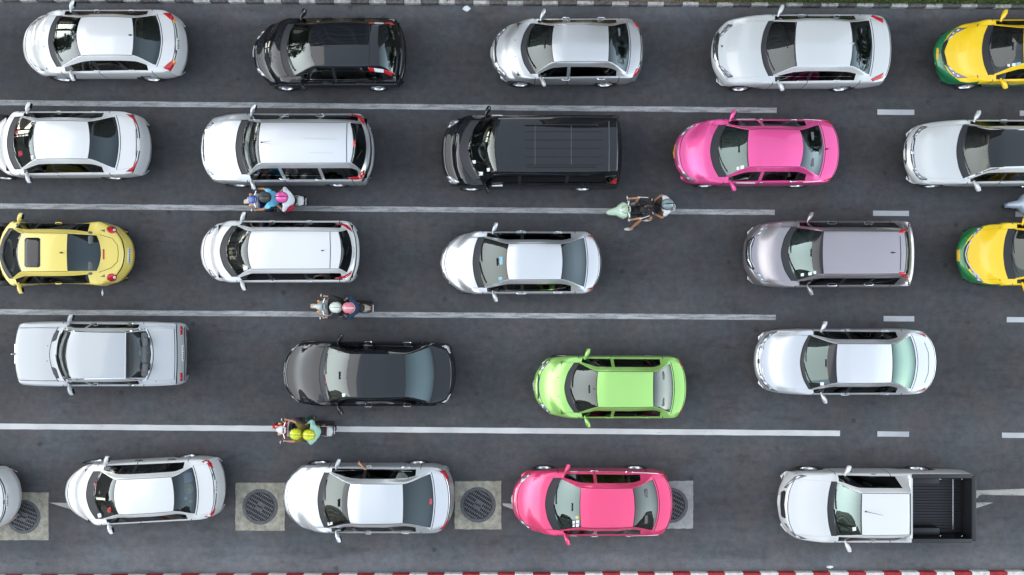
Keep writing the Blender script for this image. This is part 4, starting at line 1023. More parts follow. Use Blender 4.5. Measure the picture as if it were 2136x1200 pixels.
o = (560, 680, K)
c = car('sedan', 'black sedan with a white chrome-edged nose and chrome window line', 'car', o, 147, (495, 545), 535, (760, 790), (1325, 1318), (1605, 1565), 1815, (150, 770), (270, 695), (205, 725),
        paint='darkpaint', mir=690, zr=1.465, nb=.42, tb=.24, wheels=(430, 1440), sideg=(8.12, 12.40), glassm=('glass_bright', 'glass_teal', 'glass_side'), gutter=False, seats='seat_black', frit=.02, fritr=.01,
        dec=[('headlight', 'clearlamp', [(205, 660), (225, 670), (300, 738), (322, 752), (270, 742), (222, 700)]),
             ('tail_lamp', 'lampwhite', [(1678, 741), (1722, 722), (1752, 670), (1768, 655), (1748, 722), (1712, 745)])],
        handles=[((935, 776), (1000, 776)), ((1310, 772), (1380, 772))], hmat='chrome')
strip(c, 'nose_chrome', 'chrome', [(152, 460), (160, 540), (182, 640), (225, 695), (310, 748)], .055); strip(c, 'window_trim', 'chrome', [(700, 752), (1000, 752), (1400, 743)], .028)
strip(c, 'rear_trim', 'chrome', [(1776, 330), (1785, 400), (1785, 470), (1780, 590)], .02, False)
decal(c, 'dashboard_light', 'red', [(540, 522), (560, 525), (560, 550), (542, 548)], False, .003); decal(c, 'windscreen_sticker', 'paper', [(712, 655), (745, 652), (745, 685), (715, 690)], False, .004)

o = (1060, 700, K)
c = car('sedan', 'light green sedan with a black-lipped nose grille', 'car', o, 244, (550, 640), 600, (860, 875), (1405, 1410), (1600, 1570), 1725, (195, 795), (345, 692), (265, 735),
        zr=1.48, paint='green', mir=765, wheels=(520, 1350), bump2=False, sideg=(8.12, 12.42), glassm=('glass_bright', 'glass_bright', 'glass_mid'), nb=.46, tb=.22,
        dec=[('headlight', 'clearlamp', [(298, 648), (332, 650), (380, 710), (412, 760), (378, 752), (335, 712)]),
             ('tail_lamp', 'red', [(1672, 714), (1704, 712), (1694, 762), (1655, 757)])],
        handles=[((948, 788), (1018, 788)), ((1282, 788), (1355, 786))])
strip(c, 'grille', 'black', [(296, 370), (289, 480), (294, 612)], .05, False); decal(c, 'number_plate', 'plate', [(238, 425), (250, 425), (250, 538), (238, 538)], False, .02); dots(c, [(485, 408), (490, 590)])
MB().ell(cast(c, 832, 516)[0], (.03, .02, .02)).obj('rear_view_mirror_mount', M['black'], c.root)

o = (1530, 650, K)
c = car('sedan', 'large silver sedan with a broad chrome grille and pale green rear glass', 'car', o, 192, (650, 730), 680, (1000, 1015), (1545, 1540), (1770, 1720), 1925, (170, 800), (325, 705), (240, 750),
        zr=1.48, paint='silver2', mir=873, wheels=(500, 1490), nb=.40, tb=.34, sideg=(8.12, 12.42), glassm=('glass_green', 'glass_mint', 'glass_side'), tint=.22,
        dec=[('headlight', 'clearlamp', [(262, 650), (305, 665), (375, 740), (435, 778), (372, 772), (300, 722)]),
             ('tail_lamp', 'red', [(1778, 772), (1830, 752), (1866, 730), (1850, 758)])],
        handles=[((1042, 802), (1122, 802)), ((1432, 797), (1512, 797))], hmat='chrome')
decal(c, 'grille', 'rim', [(255, 335), (300, 318), (278, 400), (272, 480), (280, 570), (308, 640), (268, 628), (240, 540), (238, 420)], False)
strip(c, 'grille_bar', 'chrome', [(290, 320), (262, 400), (258, 490), (266, 570), (300, 650)], .025, False, .014); strip(c, 'grille', 'black', [(252, 350), (240, 430), (243, 540), (262, 620)], .02, False, .012)
strip(c, 'lamp_trim', 'black', [(262, 650), (300, 700), (345, 745), (420, 775)], .014, True, .012)
decal(c, 'emblem', 'black', [(232, 460), (252, 460), (252, 505), (232, 505)], False, .02); strip(c, 'trunk_seam', 'seam', [(1850, 300), (1888, 400), (1892, 500), (1885, 600), (1850, 690)], .012, False, .004)
decal(c, 'windscreen_sticker', 'paper', [(838, 688), (875, 682), (878, 715), (842, 720)], False, .004)

# ======== kerbside lane
o = (0, 920, 4.272)
c = car('sedan', 'white sedan mostly out of view, its plated tail over a drain grate', 'car', o, -1245, (-1030, -970), -980, (-780, -760), (-260, -280), (-60, -95), 156, (240, 800), (360, 680), (330, 700),
        paint='white', mir=None, sideg=(8.12, 12.42), rz=R(2.5), tb=.34)
plate(c, [(50, 470), (74, 468), (76, 595), (52, 590)]); decal(c, 'tail_lamp', 'red', [(60, 262), (95, 250), (130, 290), (125, 310), (100, 275)], True)
decal(c, 'boot_emblem', 'black', [(28, 525), (42, 525), (42, 565), (28, 565)], False)

c = car('sedan', 'white sedan standing askew with a straw hat and papers on its rear shelf', 'car', o, 590, (770, 840), 832, (1015, 1040), (1545, 1525), (1755, 1725), 1997, (152, 722), (332, 645), (282, 695),
        paint='white', mir=965, zr=1.47, rz=R(3.2), wheels=(860, 1690), sideg=(8.12, 12.5), nb=.62, tb=.22, glassm=('glass', 'glass_shelf', 'glass_mid'), seats='seat_black', frit=.02,
        dec=[('tail_lamp', 'red', [(1790, 187), (1845, 165), (1885, 195), (1902, 245), (1880, 240), (1845, 205)]),
             ('headlight', 'clearlamp', [(650, 282), (672, 245), (742, 214), (725, 240), (690, 275)])],
        handles=[((1200, 181), (1272, 180)), ((1495, 171), (1566, 170))], hmat='black')
decal(c, 'lamp_lens', 'lampwhite', [(1815, 190), (1842, 178), (1855, 195), (1835, 205)], True, .012)
plate(c, [(1912, 345), (1934, 345), (1936, 464), (1914, 464)]); strip(c, 'trunk_trim', 'black', [(1895, 290), (1905, 400), (1908, 540)], .018, False)
xs = c.xd-c.L/2
m = MB(); m.ell((xs-.25, .05, c.zd-.04), (.15, .15, .02)); m.ell((xs-.25, .05, c.zd-.01), (.085, .085, .05)); m.obj('straw_hat', M['seat_beige'], c.root)
m = MB(); m.box((xs-.26, .36, c.zd-.055), (.26, .28, .03), .008, rot=Euler((0, 0, .15))); m.obj('paper_folder', simple('paper_pinkish', (.62, .50, .60), .7), c.root)
m = MB(); m.ell((xs-.22, -.30, c.zd-.04), (.07, .06, .04)); m.obj('soft_toy', M['seat_beige'], c.root); m = MB(); m.ell((xs-.36, -.22, c.zd-.04), (.05, .05, .04)); m.obj('soft_toy', M['plate'], c.root)
for q in ([(835, 375), (862, 372), (862, 408), (838, 410)], [(955, 600), (985, 590), (990, 635), (960, 642)]): decal(c, 'windscreen_ornament', 'red', q, False, .003)
decal(c, 'windscreen_sticker', 'paper', [(868, 650), (900, 642), (905, 680), (875, 688)], False, .004)

o = (560, 930, K)
CAR_ARM = c = car('sedan', 'silver-white sedan with the driver\'s bare arm hanging from its window', 'car', o, 147, (480, 540), 525, (765, 790), (1302, 1295), (1600, 1570), 1800, (160, 835), (375, 765), (275, 795),
        zr=1.465, paint='silver2', mir=672, wheels=(490, 1445), sideg=(8.12, 12.42), nb=.52, tb=.26, glassm=('glass_bright', 'glass_rear', 'glass_side'), tint=.18,
        dec=[('headlight', 'clearlamp', [(160, 348), (190, 290), (235, 215), (292, 225), (250, 270), (212, 335)]),
             ('tail_lamp', 'red', [(1648, 247), (1712, 238), (1745, 310), (1752, 365), (1730, 340), (1700, 285)])],
        handles=[((942, 204), (995, 203)), ((1292, 213), (1372, 212))], hmat='chrome')
strip(c, 'nose_chrome', 'chrome', [(150, 470), (160, 370), (215, 300), (285, 228)], .03); strip(c, 'window_trim', 'chrome', [(620, 245), (800, 240), (1100, 240), (1390, 250)], .022)
strip(c, 'rear_trim', 'chrome', [(1755, 400), (1762, 500), (1758, 600)], .02, False)
decal(c, 'windscreen_sticker', 'paper', [(570, 745), (620, 738), (622, 765), (575, 775)], False, .004); decal(c, 'brake_lamp', 'red', [(1560, 512), (1582, 512), (1582, 575), (1560, 575)], False, .003)

o = (1020, 930, K)
c = car('taxi', 'pink taxi sedan with stickers on its windscreen, its tail over a drain grate', 'taxi', o, 222, (550, 625), 625, (885, 895), (1412, 1395), (1640, 1590), 1780, (210, 860), (410, 795), (330, 820),
        paint='pink2', mir=755, wheels=(530, 1415), bump2=False, sideg=(8.12, 12.42), glassm=('glass_green', 'glass_bright', 'glass_mid'), fritr=.03,
        dec=PINKDEC([(285, 357), (330, 300), (402, 268), (412, 280), (350, 330), (312, 368)], [(1650, 262), (1700, 268), (1735, 300), (1690, 285)]),
        handles=[((985, 252), (1055, 252)), ((1325, 258), (1390, 260))], hmat='chrome')
strip(c, 'side_moulding', 'lampwhite', [(780, 253), (1000, 252), (1300, 256), (1640, 270)], .022); strip(c, 'grille', 'clearlamp', [(268, 410), (255, 480), (250, 570), (262, 650)], .035, False)
decal(c, 'number_plate', 'plate', [(218, 480), (228, 480), (228, 560), (218, 560)], False, .02)
for q in ([(810, 728), (834, 726), (834, 756), (810, 758)], [(842, 724), (872, 720), (872, 752), (842, 754)], [(810, 764), (832, 762), (832, 786), (810, 788)], [(842, 760), (872, 757), (872, 784), (842, 788)]): decal(c, 'windscreen_sticker', 'paper', q, False, .004)
decal(c, 'windscreen_sticker', 'yell_st', [(853+17*math.cos(a), 693+16*math.sin(a)) for a in np.linspace(0, 2*math.pi, 10)[:-1]], False, .004)

o = (1580, 930, 3.842)
c = car('pickup_truck', 'white pickup truck with an open black-lined load bed', 'truck', o, 158, (565, 598), 608, (832, 840), (1218, 1222), (1232, 1232), 1672, (178, 757), (365, 700), (285, 710),
        zr=1.76, paint='white', box='pickup', zh=.98, zc=1.15, zs=1.04, zd=1.10, nb=.34, tb=.0, mir=710, wheels=(405, 1280), doors=(2, 1010), sideg=(8.15, 11.75), bp=(), glassm=('glass_green', 'glass_rear', 'glass_side'), seats='seat_grey', ybr=.60, hump=0,
        dec=[('headlight', 'clearlamp', [(205, 340), (250, 290), (300, 245), (350, 228), (408, 240), (330, 245), (280, 285), (232, 345)])],
        handles=[((905, 230), (945, 232))], hmat='chrome')
decal(c, 'grille', 'black', [(188, 370), (215, 355), (228, 370), (215, 470), (228, 580), (215, 585), (190, 560), (182, 470)], False)
for dx in (0, 16): strip(c, 'grille_bar', 'chrome', [(200+dx, 365), (188+dx, 470), (200+dx, 575)], .022, False, .014)
rod(c, (868, 528), .34); decal(c, 'number_plate', 'plate', [(144, 390), (160, 390), (160, 480), (144, 480)], False, .03)
decal(c, 'windscreen_sticker', 'paper', [(760, 655), (790, 650), (792, 680), (763, 684)], False, .004)
# load bed
bedm = simple('bed_liner', (.007, .008, .011), .42); h = c.L/2; xa, xb = c.xd-h+.03, h-.14; yo, zt_ = c.W*.875, 1.095; zf = .62
m = MB()
vs_ = [(xa, -yo, zt_), (xb, -yo, zt_), (xb, yo, zt_), (xa, yo, zt_), (xa+.03, -yo+.07, zf), (xb-.03, -yo+.07, zf), (xb-.03, yo-.07, zf), (xa+.03, yo-.07, zf)]
mk('bed_liner', vs_, [(1, 0, 4, 5), (2, 1, 5, 6), (3, 2, 6, 7), (0, 3, 7, 4), (5, 4, 7, 6)], bedm, c.root, False)
nr = 19
ribme = MB().box((0, 0, 0), (xb-xa-.12, .045, .028), .008, seg=1).mesh('bed_rib', bedm)
for i in range(nr): inst('bed_rib', ribme, c.root, ((xa+xb)/2, -yo+.16+(2*yo-.32)*i/(nr-1), zf+.013))
for sg in (1, -1):
    m = MB(); m.box((xa+.50, sg*(yo-.15), zf+.12), (.82, .24, .26), .05); m.obj('wheel_housing', bedm, c.root)
    m = MB(); m.box(((xa+xb)/2, sg*(yo+.03), zt_+.010), (xb-xa+.02, .115, .03), .01); m.obj('bed_rail_cap', M['black'], c.root)
    for xx in (xa+.85, xb-.2): MB().tube([(xx-.03, sg*(yo-.06), .98), (xx, sg*(yo-.085), 1.0), (xx+.03, sg*(yo-.06), .98)], .009, 6).obj('tie_down_hook', M['chrome'], c.root)
m = MB(); m.box((xb+.065, 0, zt_+.010), (.13, 2*yo+.09, .03), .01); m.obj('tailgate_cap', M['black'], c.root)
m = MB(); m.box((xb-.26, 0, zf+.02), (.03, 2*yo-.3, .03), .006); m.obj('tailgate_sill', M['rim'], c.root)
# ---------------------------------------------------------------- people and motorbikes
def skinned(name, V, Ed, root_i, mat, parent, sub=1):
    """one continuous surface grown round a skeleton: V = (point, radius)"""
    me = bpy.data.meshes.new(name+'_skeleton'); me.from_pydata([tuple(v[0]) for v in V], Ed, [])
    ob = bpy.data.objects.new(name+'_skeleton', me); COL.objects.link(ob)
    ob.modifiers.new('skin', 'SKIN')
    sv = me.skin_vertices[0].data
    for i, v in enumerate(V):
        r = v[1]; sv[i].radius = r if hasattr(r, '__len__') else (r, r); sv[i].use_root = (i == root_i)
    ob.modifiers[0].use_smooth_shade = True
    s_ = ob.modifiers.new('sub', 'SUBSURF'); s_.levels = sub; s_.render_levels = sub
    dg_ = bpy.context.evaluated_depsgraph_get()
    out = bpy.data.meshes.new_from_object(ob.evaluated_get(dg_)); out.name = name
    bpy.data.objects.remove(ob); bpy.data.meshes.remove(me)
    out.materials.clear(); out.materials.append(mat)
    out.polygons.foreach_set('use_smooth', [True]*len(out.polygons)); out.polygons.foreach_set('material_index', [0]*len(out.polygons))
    o_ = bpy.data.objects.new(name, out); COL.objects.link(o_); o_.parent = parent
    return o_

def joint(a, b, la, lb, pole):
    """middle joint of a two-bone limb"""
    a = Vector(a); b = Vector(b); d = b-a; L_ = min(d.length, (la+lb)*.985); n = d.normalized()
    x = (la*la-lb*lb+L_*L_)/(2*L_); hgt = math.sqrt(max(0.0004, la*la-x*x))
    p = Vector(pole); p = (p-n*p.dot(n)).normalized()
    return a+n*x+p*hgt

SKIN = [M['skin'], simple('skin_light', (.50, .28, .17), .55)]
HAIR = simple('hair_black', (.012, .010, .009), .5); SHOE_D = simple('shoe_dark', (.03, .03, .035), .6); SHOE_W = simple('shoe_pale', (.60, .58, .55), .6)
EYE = simple('eye', (.02, .015, .012), .2)
def cloth(name, c): return simple(name, c, .85)

def person(label, base, rz, hip, hands, feet, shirt, trousers, helmet=None, sleeve=.5, leg=1.0, shoe=SHOE_D, lean=.10, head_dx=-.04, visor=None, skin=0, bag=None, name='person', elbow_pole=None, knee_pole=None, group='people on the motorbikes', trim=None, head_tilt=0.0):
    """hands/feet: ((x,y,z) right = +y, left = -y) in the bike's frame; the figure faces -x"""
    root = empty(name, base, rz); tag(root, label, 'person', group)
    hip = Vector(hip); sk = SKIN[skin]
    waist = hip+Vector((-lean*.25, 0, .16)); chest = hip+Vector((-lean*.7, 0, .34)); neck = hip+Vector((-lean*1.05, 0, .50)); 
    head = neck+Vector((head_dx, 0, .13)); crown = head+Vector((head_tilt, 0, .085)); jaw = head+Vector((-.055, 0, -.05))
    V = [(hip, (.125, .10)), (waist, (.12, .092)), (chest, (.118, .082)), (neck, .048), (head, (.078, .092)), (crown, .062), (jaw, .048), (head+Vector((-.10, 0, -.005)), .014)]
    E_ = [(0, 1), (1, 2), (2, 3), (3, 4), (4, 5), (4, 6), (4, 7)]
    sh = [(hip, (.165, .14)), (waist, (.168, .14)), (chest, (.195, .165)), (neck+Vector((0, 0, -.02)), .088)]; shE = [(0, 1), (1, 2), (2, 3)]
    tr = [(hip+Vector((0, 0, .03)), (.142, .115)), (hip+Vector((-.01, 0, -.05)), (.135, .11))]; trE = [(0, 1)]
    def add(L_, EL, p, r, par): L_.append((Vector(p), r)); EL.append((par, len(L_)-1)); return len(L_)-1
    for i, sg in enumerate((1, -1)):
        s_ = chest+Vector((-.01, sg*.19, .08)); hd = Vector(hands[i])
        pole = elbow_pole[i] if elbow_pole else (.25, sg*.75, -.45)
        e = joint(s_, hd, .28, .25, pole); fd = (hd-e).normalized()
        a = add(V, E_, s_, .048, 2); b = add(V, E_, s_.lerp(e, .5), .045, a); c_ = add(V, E_, e, .038, b); d = add(V, E_, e.lerp(hd, .45), .036, c_); w_ = add(V, E_, e.lerp(hd, .9), .026, d)
        palm = add(V, E_, hd, (.036, .018), w_)
        lat = fd.cross(Vector((0, 0, 1))).normalized()*sg; dn = Vector((0, 0, -1))
        for q, (off, ln) in enumerate(((-.028, .040), (-.010, .047), (.009, .045), (.027, .036))):
            f1 = add(V, E_, hd+fd*.055+lat*off, .0095, palm); f2 = add(V, E_, hd+fd*(.055+ln*.55)+lat*off+dn*ln*.65, .0088, f1); add(V, E_, hd+fd*(.05+ln*.25)+lat*off+dn*ln*1.25, .008, f2)
        t1 = add(V, E_, hd+fd*.012-lat*.042+dn*.012, .0105, palm); add(V, E_, hd+fd*.04-lat*.052+dn*.034, .009, t1)
        a = add(sh, shE, s_, .092, 2); t_ = min(1, sleeve*2); b = add(sh, shE, s_.lerp(e, .5*t_), .070, a); c_ = add(sh, shE, s_.lerp(e, t_), .064 if t_ < 1 else .056, b)
        if sleeve > .5: q = (sleeve-.5)*2; add(sh, shE, e.lerp(hd, q*.5), .046, c_); add(sh, shE, e.lerp(hd, q*.9), .040, len(sh)-1)
        hj = hip+Vector((-.02, sg*.095, -.03)); ft = Vector(feet[i]); pole = knee_pole[i] if knee_pole else (-1, sg*.45, .35)
        k_ = joint(hj, ft, .42, .42, pole)
        a = add(V, E_, hj, .085, 0); b = add(V, E_, hj.lerp(k_, .5), .072, a); c_ = add(V, E_, k_, .052, b); d = add(V, E_, k_.lerp(ft, .35), .052, c_); an = add(V, E_, ft, .034, d)
        add(V, E_, ft+Vector((-.10, sg*.015, -.055)), (.040, .024), an); add(V, E_, ft+Vector((-.17, sg*.02, -.065)), (.034, .018), len(V)-1)
        a = add(tr, trE, hj, .100, 1); b = add(tr, trE, hj.lerp(k_, .5), .086, a); c_ = add(tr, trE, k_.lerp(hj, .06) if leg < .6 else k_, .067, b)
        if leg > .6: d = add(tr, trE, k_.lerp(ft, .4), .062, c_); add(tr, trE, k_.lerp(ft, .92), .052, d)
        m = MB(); m.ell(ft+Vector((-.075, sg*.012, -.055)), (.135, .048, .042)); m.ell(ft+Vector((.01, 0, -.04)), (.05, .042, .05)); m.obj('shoe', shoe, root)
    skinned('body', V, E_, 0, sk, root); skinned('shirt', sh, shE, 0, shirt, root); skinned('trousers', tr, trE, 0, trousers, root)
    for sg in (1, -1):
        MB().ell(head+Vector((-.088, sg*.032, .012)), (.010, .013, .008), u=8, v=5).obj('eye', EYE, root); MB().ell(head+Vector((.005, sg*.088, -.01)), (.022, .012, .032), u=8, v=5).obj('ear', sk, root)
    MB().ell(head+Vector((-.098, 0, -.048)), (.008, .026, .007), u=8, v=5).obj('mouth', simple('lips', (.30, .10, .08), .5), root)
    hc = head+Vector((.005+head_tilt*.5, 0, .05))
    if helmet is None:
        m = MB(); m.ell(hc+Vector((.012, 0, .012)), (.105, .092, .088)); m.obj('hair', HAIR, root)
    else:
        m = MB(); m.ell(hc+Vector((.005, 0, .012)), (.168, .150, .140), u=24, v=14)
        vs_ = [v for v in m.bm.verts if v.co.z < hc.z-.045]; bmesh.ops.delete(m.bm, geom=vs_, context='VERTS')
        hl = m.obj('helmet', helmet, root)
        m = MB(); pts = [hc+Vector((.005+.171*math.cos(a), 0, .012+.143*math.sin(a))) for a in np.linspace(.25, math.pi-.5, 12)]
        m.tube(pts, [.006]+[.016]*10+[.006], 6); m.obj('helmet_stripe', visor or M['frit'], hl)
        for sg in (1, -1):
            m = MB(); m.ell(hc+Vector((.0, sg*.150, -.005)), (.028, .008, .028), u=10, v=6); m.obj('visor_hinge', M['black'], hl)
        m = MB(); m.tube([hc+Vector((.005+.166*math.cos(a), .148*math.sin(a), -.045)) for a in np.linspace(0, 2*math.pi, 25)], .010, 6); m.obj('helmet_rim', visor or M['black'], hl)
        pts = [hc+Vector((.005-.175*math.cos(a), .157*math.sin(a), .0)) for a in np.linspace(-1.0, 1.0, 9)]
        vs_ = [tuple(p) for p in pts]+[tuple(p+Vector((-.008, 0, -.085))) for p in pts]+[tuple(p+Vector((.045, 0, .055))) for p in pts]
        mk('visor', vs_, [(i, i+1, 10+i, 9+i) for i in range(8)]+[(18+i, 18+i+1, i+1, i) for i in range(8)], visor or M['frit'], hl)
    if trim:
        for sg in (1, -1):
            s_ = chest+Vector((0, sg*.175, .10)); e = joint(s_, Vector(hands[0 if sg > 0 else 1]), .28, .25, (.25, sg*.75, -.45))
            MB().tube([neck+Vector((.05, sg*.06, -.01)), s_+Vector((.05, sg*.03, .03)), s_.lerp(e, .5)+Vector((.02, sg*.04, .045)), e.lerp(Vector(hands[0 if sg > 0 else 1]), .3)+Vector((0, sg*.03, .035))], .012, 6).obj('sleeve_stripe', trim, root)
    if bag is not None:
        m = MB(); m.box(hip+Vector((-.02, -.24, .12)), (.24, .12, .22), .04, rot=Euler((0, 0, .4))); m.obj('shoulder_bag', bag, root)
    return root

BT = MB().lathe([(.205, -.035), (.255, -.045), (.278, -.03), (.284, 0), (.278, .03), (.255, .045), (.205, .035), (.205, -.035)], 32).mesh('motorbike_tyre', M['rubber'])
def _rim():
    m = MB(); m.lathe([(.20, -.035), (.21, 0), (.20, .035), (.192, .02), (.192, -.02), (.20, -.035)], 28); m.cyl((0, -.06, 0), (0, .06, 0), .035)
    for k in range(5):
        a = 2*math.pi*k/5; m.tube([(0, 0, 0), (math.cos(a)*.20, 0, math.sin(a)*.20)], .014, 6)
    return m.mesh('motorbike_rim', M['rim'])
BR = _rim()

def bike(label, px, py, rz, body, accent, seat, scooter=False, front=None, rack=None, wide=0.0, tail='white'):
    p = pw(px, py, .75); root = empty('motorbike', (p.x, p.y, 0), rz); tag(root, label, 'motorbike', 'motorbikes filtering between the lanes')
    for x in (-.62, .62):
        w_ = inst('wheel', BT, root, (x, 0, .284)); inst('rim', BR, w_)
    for sg in (1, -1):
        MB().tube([(-.63, sg*.065, .29), (-.56, sg*.065, .58), (-.47, sg*.06, .92)], [.02, .022, .025], 8).obj('fork', M['rim'], root)
        MB().tube([(.62, sg*.07, .29), (.25, sg*.08, .36)], .02, 6).obj('swing_arm', M['black'], root)
        MB().tube([(.58, sg*.10, .34), (.50, sg*.11, .68)], [.028, .02], 8).obj('shock_absorber', M['rim'], root)
        MB().tube([(-.38, sg*.24, 1.015), (-.36, sg*.36, .995)], .019, 8).obj('grip', M['rubber'], root)
        MB().tube([(-.42, sg*.22, 1.02), (-.44, sg*.25, 1.10), (-.44, sg*.29, 1.15)], .007, 6).obj('mirror_stalk', M['chrome'], root)
        m = MB(); m.ell((-.445, sg*.315, 1.16), (.018, .058, .038)); m.obj('mirror', M['rim'], root)
        MB().tube([(-.02, sg*.08, .30), (-.02, sg*.22, .30)], .016, 6).obj('footpeg', M['rubber'], root)
        MB().tube([(.34, sg*.08, .34), (.34, sg*.20, .36)], .014, 6).obj('footpeg', M['rubber'], root)
        m = MB(); m.ell((-.58, sg*.15, .86), (.05, .035, .03)); m.obj('indicator', M['amber'], root)
    MB().tube([(-.36, -.30, 1.0), (-.40, -.15, 1.02), (-.46, 0, .99), (-.40, .15, 1.02), (-.36, .30, 1.0)], .013, 8).obj('handlebar', M['chrome'], root)
    # fenders
    for (cx, a0, a1, nm, mat) in ((-.62, 20, 150, 'front_fender', body), (.62, 20, 130, 'rear_fender', M['black'])):
        vs_, fs_ = [], []; nA = 12
        for i in range(nA+1):
            a = R(a0+(a1-a0)*i/nA)
            for yy, rr in ((-.065, .30), (-.055, .325), (0, .335), (.055, .325), (.065, .30)): vs_.append((cx-math.cos(a)*rr if cx < 0 else cx+math.cos(a)*rr, yy, .284+math.sin(a)*rr))
        for i in range(nA):
            for j in range(4): fs_.append((i*5+j, i*5+j+1, (i+1)*5+j+1, (i+1)*5+j))
        mk(nm, vs_, fs_, mat, root)
    # bodywork
    def loft(nm, st, mat, n=14):
        vs_, fs_ = [], []
        for (x, zc_, ry, rz_, pw_) in st:
            for k in range(n):
                a = 2*math.pi*k/n; ca, sa = math.cos(a), math.sin(a)
                vs_.append((x, math.copysign(abs(ca)**pw_, ca)*ry, zc_+math.copysign(abs(sa)**pw_, sa)*rz_))
        for i in range(len(st)-1):
            for k in range(n): fs_.append((i*n+k, i*n+(k+1) % n, (i+1)*n+(k+1) % n, (i+1)*n+k))
        fs_.append(tuple(range(n))); fs_.append(tuple(range((len(st)-1)*n, len(st)*n))[::-1])
        return mk(nm, vs_, fs_, mat, root)
    f = 1.25 if scooter else 1.0
    if scooter:
        loft('front_fairing', [(-.97, .50, .03, .03, 1), (-.93, .53, .07, .08, 1), (-.84, .60, .10, .12, .9), (-.72, .68, .12, .16, .8), (-.64, .74, .15+wide, .20, .7), (-.54, .78, .21+wide, .24, .7), (-.44, .78, .17+wide, .24, .7)], body)
    else:
        loft('front_fairing', [(-.66, .80, .03, .05, 1), (-.62, .78, .10, .14, .8), (-.54, .74, .16, .20, .7), (-.46, .68, .20, .26, .7), (-.40, .64, .21, .28, .7), (-.36, .62, .19, .27, .7)], body)
    loft('leg_shield', [(-.40, .58, .20*f, .27, .6), (-.36, .56, .25*f, .30, .6), (-.33, .55, .24*f, .28, .6)], accent)
    hc = loft('handle_cowl', [(-.60, .97, .05, .05, 1), (-.57, .98, .10, .075, .9), (-.49, 1.01, .13, .07, .8), (-.40, 1.03, .11, .045, .8), (-.35, 1.03, .07, .03, .8)], accent)
    m = MB(); m.ell((-.595, 0, .985), (.035, .075, .055)); m.obj('headlight', M['lampwhite'], hc)
    m = MB(); m.box((-.43, 0, 1.065), (.07, .13, .02), .008, rot=Euler((0, R(-25), 0))); m.obj('instrument_panel', M['frit'], hc)
    loft('underbody', [(-.33, .45, .10, .08, .8), (-.15, .42, .13, .10, .7), (.10, .44, .15, .14, .7), (.35, .50, .14, .12, .7), (.50, .52, .10, .08, .8)], M['black'])
    loft('side_panel', [(.0, .58, .08, .10, .8), (.08, .60, .13, .14, .7), (.30, .64, .155, .13, .7), (.55, .70, .14, .10, .7), (.75, .76, .10, .07, .8), (.88, .80, .05, .04, 1)], body)
    loft('seat', [(-.08, .745, .05, .03, .8), (-.02, .76, .10, .045, .7), (.15, .77, .125, .05, .6), (.32, .785, .135, .05, .6), (.55, .81, .13, .05, .6), (.68, .82, .10, .04, .7), (.72, .82, .05, .02, .8)], seat)
    m = MB(); m.box((.86, 0, .77), (.05, .13, .07), .02); m.obj('tail_lamp', M['red'], root)
    m = MB(); m.box((.91, 0, .60), (.02, .20, .16), .006, rot=Euler((0, R(20), 0))); m.obj('number_plate', M['plate'], root)
    MB().tube([(.58, .12, .80), (.75, .14, .86), (.90, .11, .88), (.93, 0, .88), (.90, -.11, .88), (.75, -.14, .86), (.58, -.12, .80)], .014, 8).obj('grab_rail', M['rim'] if tail == 'white' else M['black'], root)
    MB().tube([(-.1, .10, .30), (.2, .15, .27), (.5, .17, .30), (.85, .17, .36)], [.02, .03, .045, .045], 10).obj('exhaust', M['black'], root)
    m = MB(); m.box((.02, 0, .33), (.34, .24, .22), .05); m.obj('engine', M['iron'], root)
    MB().tube([(.08, -.10, .28), (.05, -.20, .02)], .012, 6).obj('side_stand', M['black'], root)
    if front: m = MB(); m.box((-.72, 0, .82), (.20, .26, .16), .05); m.obj('front_box', front, root)
    if rack: m = MB(); m.box((.84, 0, .86), (.16, .24, .06), .02); m.obj('tail_cover', rack, root)
    return root, (p.x, p.y, 0)

GR = ((-.36, .30, 1.02), (-.36, -.30, 1.02)); FT = ((-.05, .22, .37), (-.05, -.22, .37)); FTP = ((.28, .29, .42), (.28, -.29, .42))
HOLD = ((-.02, .17, .98), (-.02, -.17, .98))
cl = cloth
# blue shirt pair
b, bp_ = bike('blue and white motorbike with a cream front beside the silver SUV', 568, 419, R(-1), cl('bike_cream', (.62, .55, .45)), simple('bike_blue', (.03, .10, .42), .3, coat=1), M['black'], front=None, rack=M['plate'])
person('rider in a light blue shirt and dark grey helmet steering the blue and white motorbike', bp_, R(-1), (.19, 0, .86), GR, FT, cl('shirt_sky', (.16, .55, .78)), cl('trousers_navy', (.02, .025, .05)), simple('helmet_dark', (.06, .065, .062), .35), .34, visor=simple('helmet_dark_rim', (.015, .02, .02), .5), lean=.12)
person('passenger in white shirt and pink helmet carrying a red bag', bp_, R(-1), (.60, 0, .90), ((.26, .18, 1.0), (.24, -.17, 1.02)), FTP, cl('shirt_white', (.68, .72, .78)), cl('trousers_dark', (.025, .03, .04)), simple('helmet_pink', (.78, .10, .38), .25, coat=1), .6, visor=simple('helmet_plum', (.22, .012, .12), .4), lean=.06, skin=1, bag=cl('bag_crimson', (.42, .008, .05)))
